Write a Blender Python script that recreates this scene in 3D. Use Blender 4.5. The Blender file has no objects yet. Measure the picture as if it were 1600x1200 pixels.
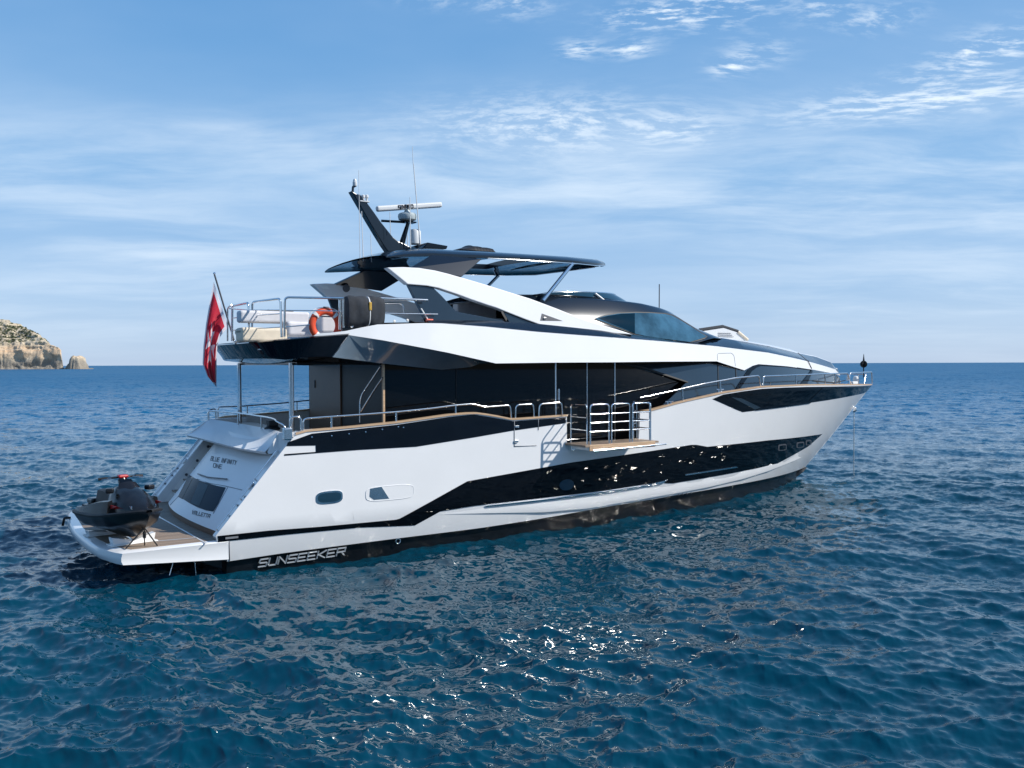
import bpy, bmesh, math, random
import numpy as np
from mathutils import Vector, Matrix
from mathutils.bvhtree import BVHTree

random.seed(7)
SC = bpy.context.scene
COL = SC.collection

# ------------------------------------------------------------------ camera
F, H, TH, ROLL = 1390.0, 4.5, math.radians(33.0), math.radians(0.2)
CAM = np.array([-5.27, -22.75, H])
PITCH = math.atan(31 / F)


def _basis():
    yaw = math.pi / 2 - TH
    f = np.array([math.cos(yaw) * math.cos(PITCH), math.sin(yaw) * math.cos(PITCH), -math.sin(PITCH)])
    r = np.array([math.sin(yaw), -math.cos(yaw), 0.0])
    u = np.cross(r, f)
    return f, r * math.cos(ROLL) - u * math.sin(ROLL), u * math.cos(ROLL) + r * math.sin(ROLL)


FW, RT, UP = _basis()
cd = bpy.data.cameras.new('camera')
cam = bpy.data.objects.new('camera', cd)
COL.objects.link(cam)
cd.sensor_width = 36.0
cd.lens = 36.0 * F / 1600.0
cd.clip_start = 0.1
cd.clip_end = 120000
m = Matrix.Identity(4)
for i in range(3):
    m[i][0], m[i][1], m[i][2], m[i][3] = RT[i], UP[i], -FW[i], CAM[i]
cam.matrix_world = m
SC.camera = cam

SC.view_settings.view_transform = 'Standard'
SC.view_settings.look = 'None'
SC.view_settings.exposure = 0.35
SC.view_settings.gamma = 1.0
SC.cycles.max_bounces = 10
SC.cycles.glossy_bounces = 6
SC.cycles.sample_clamp_indirect = 40.0
SC.cycles.blur_glossy = 0.3

# ------------------------------------------------------------------ sun and sky
SUN_EL, SUN_AZ = math.radians(39.0), math.radians(-38.5)     # azimuth from +X (bow), negative to starboard
SUN_DIR = Vector((math.cos(SUN_EL) * math.cos(SUN_AZ), math.cos(SUN_EL) * math.sin(SUN_AZ), math.sin(SUN_EL)))
sl = bpy.data.lights.new('sun', 'SUN')
sl.energy = 4.5
sl.angle = math.radians(0.53)
sl.color = (1.0, 0.95, 0.87)
so = bpy.data.objects.new('sun', sl)
COL.objects.link(so)
so.rotation_euler = SUN_DIR.to_track_quat('Z', 'Y').to_euler()

W = bpy.data.worlds.new('World')
SC.world = W
W.use_nodes = True


class NT:
    """small helper for writing node trees"""

    def __init__(self, nt):
        self.nt = nt

    def n(self, t, **kw):
        nd = self.nt.nodes.new(t)
        for k, v in kw.items():
            setattr(nd, k, v)
        return nd

    def l(self, a, b):
        self.nt.links.new(a, b)

    def put(self, sock, v):
        if hasattr(v, 'is_linked') or hasattr(v, 'links'):
            self.l(v, sock)
        else:
            sock.default_value = v

    def math(self, op, a, b=None, c=None, clamp=False):
        nd = self.n('ShaderNodeMath', operation=op, use_clamp=clamp)
        self.put(nd.inputs[0], a)
        if b is not None:
            self.put(nd.inputs[1], b)
        if c is not None:
            self.put(nd.inputs[2], c)
        return nd.outputs[0]

    def vmath(self, op, a, b=None, out=0):
        nd = self.n('ShaderNodeVectorMath', operation=op)
        self.put(nd.inputs[0], a)
        if b is not None:
            self.put(nd.inputs[1], b)
        return nd.outputs[out]

    def ramp(self, v, a, b, lo=0.0, hi=1.0):
        nd = self.n('ShaderNodeMapRange', interpolation_type='SMOOTHSTEP')
        self.put(nd.inputs[0], v)
        for i, x in enumerate((a, b, lo, hi)):
            nd.inputs[1 + i].default_value = x
        return nd.outputs[0]

    def noise(self, vec, scale, detail=4, rough=0.5, dist=0.0, out=0):
        nd = self.n('ShaderNodeTexNoise')
        self.put(nd.inputs['Vector'], vec)
        nd.inputs['Scale'].default_value = scale
        nd.inputs['Detail'].default_value = detail
        nd.inputs['Roughness'].default_value = rough
        nd.inputs['Distortion'].default_value = dist
        return nd.outputs[out]

    def mixc(self, fac, a, b, mode='MIX'):
        nd = self.n('ShaderNodeMix', data_type='RGBA', blend_type=mode)
        self.put(nd.inputs[0], fac)
        self.put(nd.inputs[6], a)
        self.put(nd.inputs[7], b)
        return nd.outputs[2]

    def comb(self, x, y, z):
        nd = self.n('ShaderNodeCombineXYZ')
        for i, v in enumerate((x, y, z)):
            self.put(nd.inputs[i], v)
        return nd.outputs[0]


def build_sky():
    nt = W.node_tree
    nt.nodes.clear()
    t = NT(nt)
    out = t.n('ShaderNodeOutputWorld')
    bg = t.n('ShaderNodeBackground')
    t.l(bg.outputs[0], out.inputs[0])
    sky = t.n('ShaderNodeTexSky', sky_type='NISHITA')
    sky.sun_disc = False
    sky.sun_elevation = SUN_EL
    sky.sun_rotation = math.pi / 2 - SUN_AZ
    sky.altitude = 0
    sky.air_density = 1.0
    sky.dust_density = 0.2
    sky.ozone_density = 4.0
    d = t.n('ShaderNodeTexCoord').outputs['Generated']
    yaw = math.pi / 2 - TH
    ux = t.vmath('DOT_PRODUCT', d, (math.sin(yaw), -math.cos(yaw), 0), out=1)      # azimuth east of the cloud field's axis
    sep = t.n('ShaderNodeSeparateXYZ')
    t.l(d, sep.inputs[0])
    v = sep.outputs[2]
    fw = t.vmath('DOT_PRODUCT', d, (math.cos(yaw), math.sin(yaw), 0), out=1)
    # high cloud layer: direction projected on a flat sheet overhead
    k = t.math('DIVIDE', 1.0, t.math('ADD', t.math('MAXIMUM', v, 0.0), 0.09))
    P = t.comb(t.math('MULTIPLY', ux, k), t.math('MULTIPLY', fw, k), 0.0)
    U = t.comb(ux, t.math('MULTIPLY', v, 2.6), 0.0)
    warp = t.vmath('SCALE', t.vmath('SUBTRACT', t.noise(P, 0.55, 3, out=1), (0.5, 0.5, 0.5)), None)
    nt.nodes[-1].inputs[3].default_value = 1.1
    P2 = t.vmath('ADD', P, warp)
    streak = t.noise(t.vmath('MULTIPLY', P2, (0.42, 1.0, 1.0)), 1.1, 9, 0.62)
    fine = t.noise(t.vmath('MULTIPLY', P2, (1.0, 1.5, 1.0)), 13.0, 8, 0.64)
    veil = t.noise(t.vmath('MULTIPLY', P, (0.5, 0.6, 1.0)), 0.8, 5, 0.55)

    def blob(cx, cy, rx, ry):
        a = (cx - 800) / F
        e = (573 - cy) / F
        n = math.sqrt(1 + a * a + e * e)
        q = t.vmath('SUBTRACT', t.comb(ux, v, 0.0), (a / n, e / n, 0.0))
        q = t.vmath('MULTIPLY', q, (F / rx, F / ry, 0.0))
        r2 = t.vmath('DOT_PRODUCT', q, q, out=1)
        return t.math('POWER', 2.718, t.math('MULTIPLY', r2, -1.0))

    def total(lst):
        s = None
        for w, *b in lst:
            x = t.math('MULTIPLY', blob(*b), w)
            s = x if s is None else t.math('ADD', s, x)
        return s
    soft = total([(0.55, 330, 400, 190, 45), (0.50, 60, 270, 260, 70), (0.6, 1050, 290, 480, 75), (0.5, 1560, 300, 300, 90),
                  (0.35, 620, 240, 260, 60), (0.3, 60, 480, 300, 40), (0.3, 1500, 470, 400, 60), (0.30, 350, 210, 120, 20)])
    puffs = total([(0.75, 1450, 165, 150, 20), (0.55, 870, 200, 170, 34), (0.8, 1110, 22, 80, 24), (0.55, 1290, 15, 34, 20), (0.6, 1372, 40, 40, 14), (0.6, 1012, 36, 50, 12), (0.5, 1485, 120, 60, 14), (0.6, 1530, 88, 30, 10),
                   (0.85, 985, 85, 30, 11), (0.75, 905, 85, 28, 11), (0.85, 1138, 114, 24, 10), (0.6, 1570, 80, 60, 22),
                   (0.5, 1180, 95, 40, 18), (0.5, 810, 12, 50, 18), (0.4, 1010, 35, 60, 14), (0.4, 1060, 210, 60, 20), (0.4, 690, 5, 60, 12)])
    a = t.math('MULTIPLY', t.ramp(streak, 0.34, 0.68), soft)
    b = t.math('MULTIPLY', t.ramp(t.math('ADD', t.math('MULTIPLY', fine, 0.75), t.math('MULTIPLY', streak, 0.25)), 0.44, 0.62), puffs)
    c = t.math('MULTIPLY', t.ramp(veil, 0.35, 0.75), 0.16)
    cr = t.n('ShaderNodeValToRGB')
    t.l(t.math('MULTIPLY', v, 1.0), cr.inputs[0])
    for i, (pos, c4) in enumerate(((0.0, (0.385, 0.480, 0.660)), (0.07, (0.315, 0.455, 0.665)), (0.20, (0.200, 0.390, 0.645)), (0.38, (0.105, 0.285, 0.565)), (1.0, (0.04, 0.14, 0.36)))):
        e = cr.color_ramp.elements[i] if i < 2 else cr.color_ramp.elements.new(pos)
        e.position = pos
        e.color = (*c4, 1)
    grad = t.vmath('SCALE', cr.outputs[0], None)
    nt.nodes[-1].inputs[3].default_value = 10.0
    mask = t.math('ADD', t.math('ADD', a, b), c, clamp=True)
    up = t.ramp(v, -0.02, 0.0)
    mask = t.math('MULTIPLY', mask, up)
    SKY = 0.10
    skyc = t.mixc(1.0, sky.outputs[0], (0.80, 1.0, 1.08, 1), 'MULTIPLY')
    col = t.mixc(0.86, skyc, grad)
    col = t.mixc(t.ramp(v, 0.0, -0.02), col, skyc)
    col = t.mixc(mask, col, (7.0, 7.9, 8.8, 1))
    t.l(col, bg.inputs[0])
    bg.inputs[1].default_value = SKY


build_sky()


# ------------------------------------------------------------------ materials
def mat(name, color, rough=0.4, metal=0.0, coat=0.0, coat_rough=0.03, ior=1.5, var=0.0, vscale=3.0, bump=0.0, bscale=20.0,
        rvar=0.0, stretch=(1, 1, 1), sheen=0.0):
    mt = bpy.data.materials.new(name)
    mt.use_nodes = True
    t = NT(mt.node_tree)
    p = mt.node_tree.nodes['Principled BSDF']
    p.inputs['Base Color'].default_value = (*color, 1)
    p.inputs['Roughness'].default_value = rough
    p.inputs['Metallic'].default_value = metal
    p.inputs['IOR'].default_value = ior
    p.inputs['Coat Weight'].default_value = coat
    p.inputs['Coat Roughness'].default_value = coat_rough
    if sheen:
        p.inputs['Sheen Weight'].default_value = sheen
    co = t.n('ShaderNodeTexCoord').outputs['Object']
    co = t.vmath('MULTIPLY', co, stretch)
    if var or rvar:
        nz = t.noise(co, vscale, 5, 0.6)
        if var:
            f = t.ramp(nz, 0.25, 0.75, 1 - var, 1 + var)
            c = t.vmath('SCALE', (color[0], color[1], color[2]), None)
            mt.node_tree.nodes[-1].inputs[0].default_value = color
            t.l(f, mt.node_tree.nodes[-1].inputs[3])
            t.l(c, p.inputs['Base Color'])
        if rvar:
            t.l(t.ramp(nz, 0.25, 0.75, max(rough - rvar, 0.01), rough + rvar), p.inputs['Roughness'])
    if bump:
        b = t.n('ShaderNodeBump')
        b.inputs['Strength'].default_value = bump
        b.inputs['Distance'].default_value = 0.01
        t.l(t.noise(co, bscale, 4, 0.5), b.inputs['Height'])
        t.l(b.outputs[0], p.inputs['Normal'])
    return mt


M = {}
M['white'] = mat('white_gelcoat', (0.735, 0.74, 0.748), 0.35, coat=1.0, coat_rough=0.13, var=0.02, vscale=0.7)
M['white_soft'] = mat('white_moulding', (0.735, 0.74, 0.748), 0.4, coat=0.3, coat_rough=0.15, var=0.02, vscale=0.9)
M['white_satin'] = mat('white_satin', (0.76, 0.76, 0.75), 0.45, var=0.03, vscale=2)
M['black'] = mat('black_gloss_paint', (0.002, 0.0025, 0.004), 0.03, ior=1.38, var=0.2, vscale=1.0, bump=0.012, bscale=1.6)
M['navy'] = mat('dark_navy_paint', (0.0022, 0.004, 0.008), 0.05, ior=1.40, var=0.15, vscale=1.2, bump=0.012, bscale=1.5)
M['graphite'] = mat('graphite_metallic_paint', (0.004, 0.009, 0.018), 0.20, metal=0.15, coat=0.5, coat_rough=0.06, var=0.12, vscale=1.5)
M['grey_gloss'] = mat('blue_grey_gloss_panel', (0.016, 0.026, 0.038), 0.12, metal=0.1, coat=1.0, coat_rough=0.03, var=0.12, vscale=0.8, bump=0.02, bscale=1.2)
M['facet'] = mat('facet_sea_reflection', (0.15, 0.20, 0.25), 0.15, coat=1.0, coat_rough=0.03, var=0.12, vscale=0.8, bump=0.03, bscale=1.2)  # lighter base paints in the bright sea mirrored by the down-facing side
M['glass'] = mat('tinted_glass', (0.002, 0.0025, 0.0035), 0.02, var=0.2, vscale=1.0, ior=1.4, bump=0.006, bscale=0.9)
M['blue_glass'] = mat('blue_tinted_glass', (0.012, 0.040, 0.068), 0.03, var=0.15, vscale=1.0, ior=1.6)
M['hatch_glass'] = mat('dark_blue_hatch_glass', (0.005, 0.022, 0.042), 0.08, var=0.15, vscale=1.0, ior=1.08)
M['strip_glass'] = mat('lighter_teal_glass', (0.022, 0.062, 0.088), 0.25, var=0.15, vscale=2.0, ior=1.08)  # lighter teal strips laid over the dark hatch glass
M['wheelhouse_glass'] = mat('wheelhouse_glass_with_sky', (0.035, 0.095, 0.15), 0.03, var=0.5, vscale=1.2, ior=1.5)  # opaque; its pale blue paints in the sky seen through the pane
M['interior'] = mat('unlit_doorway_black', (0.003, 0.003, 0.0035), 0.5, var=0.3, vscale=2.0)
M['antifoul'] = mat('black_bottom_paint', (0.004, 0.005, 0.007), 0.30, var=0.5, vscale=4.0, bump=0.1, bscale=6)
M['steel'] = mat('polished_steel', (0.80, 0.80, 0.80), 0.16, metal=1.0, var=0.05, vscale=8)
M['chrome'] = mat('chrome', (0.88, 0.88, 0.89), 0.08, metal=1.0, var=0.03, vscale=8)
M['captrim'] = mat('pale_teak_trim', (0.50, 0.34, 0.21), 0.4, coat=0.4, var=0.15, vscale=6, stretch=(0.3, 4, 4))
M['grey_fabric'] = mat('grey_canvas', (0.021, 0.026, 0.035), 0.85, var=0.25, vscale=9, bump=0.4, bscale=60)
M['white_fabric'] = mat('white_upholstery', (0.60, 0.60, 0.63), 0.7, var=0.05, vscale=5, bump=0.15, bscale=40)
M['cream_fabric'] = mat('cream_upholstery', (0.66, 0.58, 0.46), 0.7, var=0.06, vscale=5, bump=0.15, bscale=40)
M['orange'] = mat('orange_buoy', (0.66, 0.07, 0.02), 0.5, var=0.1, vscale=6)
M['taupe'] = mat('taupe_panel', (0.14, 0.078, 0.046), 0.4, var=0.06, vscale=2)
M['rubber'] = mat('black_rubber', (0.012, 0.012, 0.013), 0.55, var=0.2, vscale=20)
M['yellow'] = mat('yellow_strap', (0.50, 0.30, 0.04), 0.6, var=0.2, vscale=30)
M['red'] = mat('red_paint', (0.40, 0.012, 0.015), 0.35, var=0.1, vscale=10)
M['ski_black'] = mat('black_ski_hull', (0.007, 0.007, 0.008), 0.28, coat=0.15, var=0.3, vscale=6)
M['ski_grey'] = mat('charcoal_ski_deck', (0.008, 0.0085, 0.010), 0.24, var=0.3, vscale=8)
M['letter_dark'] = mat('dark_lettering', (0.075, 0.08, 0.095), 0.4, var=0.1, vscale=9)
M['radome'] = mat('white_radome', (0.60, 0.62, 0.64), 0.4, var=0.03, vscale=5)
M['radar_grey'] = mat('pale_grey_housing', (0.36, 0.42, 0.44), 0.45, var=0.1, vscale=9)
M['letter_silver'] = mat('brushed_silver_letters', (0.40, 0.43, 0.46), 0.38, metal=0.3, var=0.05, vscale=9)
M['seam'] = mat('panel_gap', (0.22, 0.23, 0.25), 0.6, var=0.1, vscale=9)
M['seam_dark'] = mat('dark_panel_gap', (0.01, 0.011, 0.013), 0.6, var=0.1, vscale=9)
M['flag_red'] = mat('red_flag_cloth', (0.60, 0.010, 0.040), 0.8, var=0.1, vscale=12, sheen=0.3)
M['flag_white'] = mat('white_flag_cloth', (0.74, 0.72, 0.78), 0.8, var=0.05, vscale=12, sheen=0.3)
for k in ('flag_red', 'flag_white'):       # cloth lets some light through
    nt_ = M[k].node_tree
    p_ = nt_.nodes['Principled BSDF']
    tr_ = nt_.nodes.new('ShaderNodeBsdfTranslucent')
    tr_.inputs[0].default_value = (0.5, 0.01, 0.03, 1) if k == 'flag_red' else (0.75, 0.72, 0.76, 1)
    mx_ = nt_.nodes.new('ShaderNodeMixShader')
    mx_.inputs[0].default_value = 0.35
    nt_.links.new(p_.outputs[0], mx_.inputs[1])
    nt_.links.new(tr_.outputs[0], mx_.inputs[2])
    nt_.links.new(mx_.outputs[0], nt_.nodes['Material Output'].inputs[0])


def teak_mat(name, axis):
    mt = bpy.data.materials.new(name)
    mt.use_nodes = True
    t = NT(mt.node_tree)
    p = mt.node_tree.nodes['Principled BSDF']
    co = t.n('ShaderNodeTexCoord').outputs['Object']
    sep = t.n('ShaderNodeSeparateXYZ')
    t.l(co, sep.inputs[0])
    q = t.math('DIVIDE', sep.outputs[axis], 0.062)
    fr = t.math('FRACT', q)
    gap = t.math('LESS_THAN', t.math('ABSOLUTE', t.math('SUBTRACT', fr, 0.5)), 0.44)
    fl = t.math('FLOOR', q)
    tone = t.noise(t.comb(t.math('MULTIPLY', fl, 3.7), t.math('MULTIPLY', sep.outputs[1 - axis], 0.6), 0.0), 1.0, 2)
    st = (0.6, 14, 1) if axis == 1 else (14, 0.6, 1)
    grain = t.noise(t.vmath('MULTIPLY', co, st), 3.0, 5)
    f = t.math('ADD', t.math('MULTIPLY', tone, 0.6), t.math('MULTIPLY', grain, 0.4))
    wood = t.mixc(t.ramp(f, 0.3, 0.7), (0.20, 0.145, 0.105, 1), (0.33, 0.25, 0.185, 1))
    c = t.mixc(gap, (0.03, 0.026, 0.024, 1), wood)
    t.l(c, p.inputs['Base Color'])
    p.inputs['Roughness'].default_value = 0.6
    return mt


M['teak'] = teak_mat('teak_planks_along', 1)


# ------------------------------------------------------------------ unprojection of measured outlines on real surfaces
def ray(px, py):
    return FW + RT * (px - 800) / F - UP * (py - 600) / F


def SY(px, py, y):
    d = ray(px, py)
    return Vector(CAM + (y - CAM[1]) / d[1] * d)


def SZ(px, py, z):
    d = ray(px, py)
    return Vector(CAM + (z - CAM[2]) / d[2] * d)


def SX(px, py, x):
    d = ray(px, py)
    return Vector(CAM + (x - CAM[0]) / d[0] * d)


def SF(px, py, fn):
    """first point on the starboard surface y = -fn(x, z)"""
    d = ray(px, py)
    for s in np.arange(10, 90, 0.1):
        p = CAM + s * d
        if p[1] > -fn(p[0], p[2]):
            a, b = s - 0.1, s
            for _ in range(20):
                mm = (a + b) / 2
                q = CAM + mm * d
                if q[1] > -fn(q[0], q[2]):
                    b = mm
                else:
                    a = mm
            return Vector(CAM + b * d)
    return SY(px, py, 0.0)


STEM = ([0.0, 0.6, 1.62, 2.86, 3.6], [22.45, 23.28, 24.7, 26.3, 27.29])


def stem_x(z):
    return float(np.interp(z, *STEM)) if z >= 0 else 22.45 + z * 1.3


def hull_b(x, z):
    zz = min(max(z, 0), 3.6) / 3.6
    B = 3.16 + 0.26 * min(zz / 0.25, 1) ** 0.7
    n = 3.4 + 0.6 * zz
    t = max(0.0, min(1.0, x / stem_x(z)))
    return B * (1 - t ** n)


def smooth(a, b, x):
    t = max(0.0, min(1.0, (x - a) / (b - a)))
    return t * t * (3 - 2 * t)


FLYX = [1.00, 1.02, 1.08, 1.20, 1.50, 2.0, 2.60, 3.40, 5.0]
FLYY = [0.0, 1.0, 1.8, 2.4, 2.85, 3.10, 3.24, 3.34, 3.42]


def band_base(x):
    """half breadth of the upper deck's edge at z = 4.6"""
    if x < 5:
        return float(np.interp(x, FLYX, FLYY)) if x > 1.0 else 0.0
    h = hull_b(x, 3.6)
    return max(min(3.42, h - 0.02) - 0.70 * smooth(10.5, 17.5, x) - 0.16 * smooth(18, 24, x), 0.0)


def band_f(x, z):
    b = band_base(x)
    return max(b - 0.17 * (z - 4.6) * min(1.0, b / 1.5), 0.0)


def house_f(x, z):
    """leaning side of the forward deckhouse"""
    b = max(min(3.42, hull_b(x, 3.6)) - 0.76 - 0.12 * smooth(18, 24, x), 0.0)
    return max(b + 0.26 * (4.5 - z) * min(1.0, b / 1.2), 0.0)


def glass_f(x, z):
    return 2.60 if x < 9 else 2.60 - 0.012 * (x - 9) ** 2 * 0.6


# ------------------------------------------------------------------ mesh helpers
def link(o, parent=None):
    COL.objects.link(o)
    if parent is not None:
        o.parent = parent
    return o


def mesh_obj(name, verts, faces, material, parent=None, smooth_=False, angle=None, bevel=0.0, bseg=2):
    me = bpy.data.meshes.new(name)
    me.from_pydata([tuple(v) for v in verts], [], faces)
    me.update()
    mats = material if isinstance(material, (list, tuple)) else [material]
    for x in mats:
        me.materials.append(x)
    return finish(name, me, parent, smooth_, angle, bevel, bseg)


def finish(name, me, parent=None, smooth_=False, angle=None, bevel=0.0, bseg=2):
    o = bpy.data.objects.new(name, me)
    if smooth_:
        me.polygons.foreach_set('use_smooth', [True] * len(me.polygons))
        if angle:
            me.set_sharp_from_angle(angle=math.radians(angle))
    if bevel:
        b = o.modifiers.new('bevel', 'BEVEL')
        b.width = bevel
        b.segments = bseg
        b.limit_method = 'ANGLE'
        b.angle_limit = math.radians(35)
        b.harden_normals = False
    return link(o, parent)


def from_bm(name, bm, material, parent=None, smooth_=False, angle=None, bevel=0.0, bseg=2):
    bmesh.ops.recalc_face_normals(bm, faces=bm.faces)
    me = bpy.data.meshes.new(name)
    bm.to_mesh(me)
    bm.free()
    mats = material if isinstance(material, (list, tuple)) else [material]
    for x in mats:
        me.materials.append(x)
    return finish(name, me, parent, smooth_, angle, bevel, bseg)


def empty(name, loc=(0, 0, 0)):
    o = bpy.data.objects.new(name, None)
    o.location = loc
    o.empty_display_size = 0.3
    return link(o)


def tag(o, label=None, cat=None, group=None, kind=None):
    for k, v in (('label', label), ('category', cat), ('group', group), ('kind', kind)):
        if v:
            o[k] = v
    return o


def flat_poly(pts, step=None):
    """bmesh of a filled outline in the XY plane cut by a grid"""
    bm = bmesh.new()
    vs = [bm.verts.new((p[0], p[1], 0)) for p in pts]
    es = [bm.edges.new((vs[i], vs[(i + 1) % len(vs)])) for i in range(len(vs))]
    bmesh.ops.triangle_fill(bm, edges=es, use_beauty=True)
    if step:
        xs = step[0]
        ys = step[1]
        for ax, arr in ((0, xs), (1, ys)):
            for c in arr:
                co = [0, 0, 0]
                no = [0, 0, 0]
                co[ax] = c
                no[ax] = 1
                bmesh.ops.bisect_plane(bm, geom=bm.verts[:] + bm.edges[:] + bm.faces[:], dist=1e-5, plane_co=co, plane_no=no)
    return bm


def panel(name, poly, fn, off, material, parent, thick=0.03, dx=0.5, dz=0.35, xfine=None, side=-1, sharp_bevel=0.0):
    """solid panel that follows the side surface |y| = fn(x, z): outline in (x, z), real thickness inwards"""
    x0, x1 = min(p[0] for p in poly), max(p[0] for p in poly)
    z0, z1 = min(p[1] for p in poly), max(p[1] for p in poly)
    xs = list(np.arange(x0 + dx, x1, dx))
    if xfine:
        xs = [x for x in xs if x < xfine] + list(np.arange(max(xfine, x0 + .01), x1, 0.14))
    bm = flat_poly(poly, (xs, np.arange(z0 + dz, z1, dz)))
    bm.verts.index_update()
    vs = [(v.co.x, v.co.y) for v in bm.verts]
    fs = [[v.index for v in f.verts] for f in bm.faces]
    bnd = [[v.index for v in e.verts] for e in bm.edges if len(e.link_faces) == 1]
    bm.free()
    n = len(vs)
    V = [(x, side * (fn(x, z) + off), z) for x, z in vs] + [(x, side * max(fn(x, z) + off - thick, 0.0), z) for x, z in vs]
    nb = {}

    def nrm(x, z):
        e = 0.02
        a = (fn(x + e, z) - fn(x - e, z)) / (2 * e)
        b = (fn(x, z + e) - fn(x, z - e)) / (2 * e)
        v = Vector((-a, 1, -b)).normalized()
        return Vector((v.x, side * v.y, v.z))
    Fc = []
    for f in fs:
        p = [Vector(V[i]) for i in f[:3]]
        nn = (p[1] - p[0]).cross(p[2] - p[0])
        g = f if nn.y * side > 0 else f[::-1]
        Fc.append(list(g))
    nfront = len(Fc)
    Fc += [[i + n for i in f[::-1]] for f in Fc[:nfront]]
    for a, b in bnd:
        Fc.append([a, b, b + n, a + n])
    me = bpy.data.meshes.new(name)
    me.from_pydata(V, [], Fc)
    me.validate()
    me.materials.append(material)
    sm = [i < nfront for i in range(len(me.polygons))]
    me.polygons.foreach_set('use_smooth', sm)
    N = [nrm(x, z) for x, z in vs]
    ln = []
    for i, pl in enumerate(me.polygons):
        for li in pl.loop_indices:
            vi = me.loops[li].vertex_index
            ln.append(tuple(N[vi]) if (i < nfront and vi < n) else tuple(pl.normal))
    me.normals_split_custom_set(ln)
    o = bpy.data.objects.new(name, me)
    return link(o, parent)


def spoly(pts, fn):
    """pixel outline -> (x, z) outline on the surface fn"""
    return [(q.x, q.z) for q in (SF(px, py, fn) for px, py in pts)]


def slab(name, poly_xz, y0, y1, material, parent, bevel=0.0, smooth_=False, bseg=2):
    """outline in (x, z) extruded between y0 and y1"""
    bm = bmesh.new()
    vs = [bm.verts.new((p[0], y0, p[1])) for p in poly_xz]
    f = bm.faces.new(vs)
    r = bmesh.ops.extrude_face_region(bm, geom=[f])
    for v in [g for g in r['geom'] if isinstance(g, bmesh.types.BMVert)]:
        v.co.y = y1
    return from_bm(name, bm, material, parent, smooth_, 40 if smooth_ else None, bevel, bseg)


def prism(name, poly_xy, z0, z1, material, parent, bevel=0.0, bseg=2):
    bm = bmesh.new()
    vs = [bm.verts.new((p[0], p[1], z0)) for p in poly_xy]
    f = bm.faces.new(vs)
    r = bmesh.ops.extrude_face_region(bm, geom=[f])
    for v in [g for g in r['geom'] if isinstance(g, bmesh.types.BMVert)]:
        v.co.z = z1
    return from_bm(name, bm, material, parent, False, None, bevel, bseg)


def add_tube(bm, pts, r, seg=8, closed=False, cap=True, flat=1.0):
    pts = [Vector(p) for p in pts]
    n = len(pts)
    rr = r if isinstance(r, (list, tuple)) else [r] * n
    tan = []
    for i in range(n):
        a = pts[(i - 1) % n] if (closed or i > 0) else pts[i]
        b = pts[(i + 1) % n] if (closed or i < n - 1) else pts[i]
        tan.append((b - a).normalized())
    ref = Vector((0, 0, 1)) if abs(tan[0].z) < 0.9 else Vector((1, 0, 0))
    nv = (ref - tan[0] * ref.dot(tan[0])).normalized()
    rings = []
    for i in range(n):
        nv = (nv - tan[i] * nv.dot(tan[i]))
        nv = nv.normalized() if nv.length > 1e-6 else tan[i].orthogonal().normalized()
        bv = tan[i].cross(nv)
        rings.append([bm.verts.new(pts[i] + (nv * math.cos(2 * math.pi * k / seg) * flat + bv * math.sin(2 * math.pi * k / seg)) * rr[i]) for k in range(seg)])
    m_ = n if closed else n - 1
    for i in range(m_):
        A, B = rings[i], rings[(i + 1) % n]
        for k in range(seg):
            bm.faces.new((A[k], A[(k + 1) % seg], B[(k + 1) % seg], B[k]))
    if cap and not closed:
        bm.faces.new(rings[0][::-1])
        bm.faces.new(rings[-1])


def rpath(pts, rad, n=5):
    """polyline with rounded corners"""
    pts = [Vector(p) for p in pts]
    out = [pts[0]]
    for i in range(1, len(pts) - 1):
        a, b, c = pts[i - 1], pts[i], pts[i + 1]
        d1, d2 = (a - b), (c - b)
        r = min(rad, d1.length * 0.45, d2.length * 0.45)
        p, q = b + d1.normalized() * r, b + d2.normalized() * r
        for k in range(n + 1):
            s = k / n
            out.append(p * (1 - s) ** 2 + b * 2 * s * (1 - s) + q * s * s)
    out.append(pts[-1])
    return out


def tubes(name, paths, r, material, parent, seg=8):
    bm = bmesh.new()
    for p in paths:
        add_tube(bm, p, r, seg)
    return from_bm(name, bm, material, parent, True, 50)


def add_box(bm, c, s, rot=None):
    c = Vector(c)
    vs = []
    for i in (-1, 1):
        for j in (-1, 1):
            for k in (-1, 1):
                v = Vector((i * s[0] / 2, j * s[1] / 2, k * s[2] / 2))
                if rot is not None:
                    v = rot @ v
                vs.append(bm.verts.new(c + v))
    for f in ((0, 1, 3, 2), (4, 6, 7, 5), (0, 4, 5, 1), (2, 3, 7, 6), (0, 2, 6, 4), (1, 5, 7, 3)):
        bm.faces.new([vs[i] for i in f])


def add_lathe(bm, prof, c, seg=20, axis=None):
    c = Vector(c)
    q = Vector((0, 0, 1)).rotation_difference(Vector(axis)) if axis is not None else None
    rings = []
    for r, z in prof:
        ring = []
        for k in range(seg):
            a = 2 * math.pi * k / seg
            v = Vector((r * math.cos(a), r * math.sin(a), z))
            ring.append(bm.verts.new(c + (q @ v if q else v)))
        rings.append(ring)
    for A, B in zip(rings, rings[1:]):
        for k in range(seg):
            bm.faces.new((A[k], A[(k + 1) % seg], B[(k + 1) % seg], B[k]))
    bm.faces.new(rings[0][::-1])
    bm.faces.new(rings[-1])


def box(name, c, s, material, parent, bevel=0.01, rot=None, bseg=2):
    bm = bmesh.new()
    add_box(bm, c, s, rot)
    return from_bm(name, bm, material, parent, False, None, bevel, bseg)


def lathe(name, prof, c, material, parent, seg=24, axis=None):
    bm = bmesh.new()
    add_lathe(bm, prof, c, seg, axis)
    return from_bm(name, bm, material, parent, True, 35)


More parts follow.
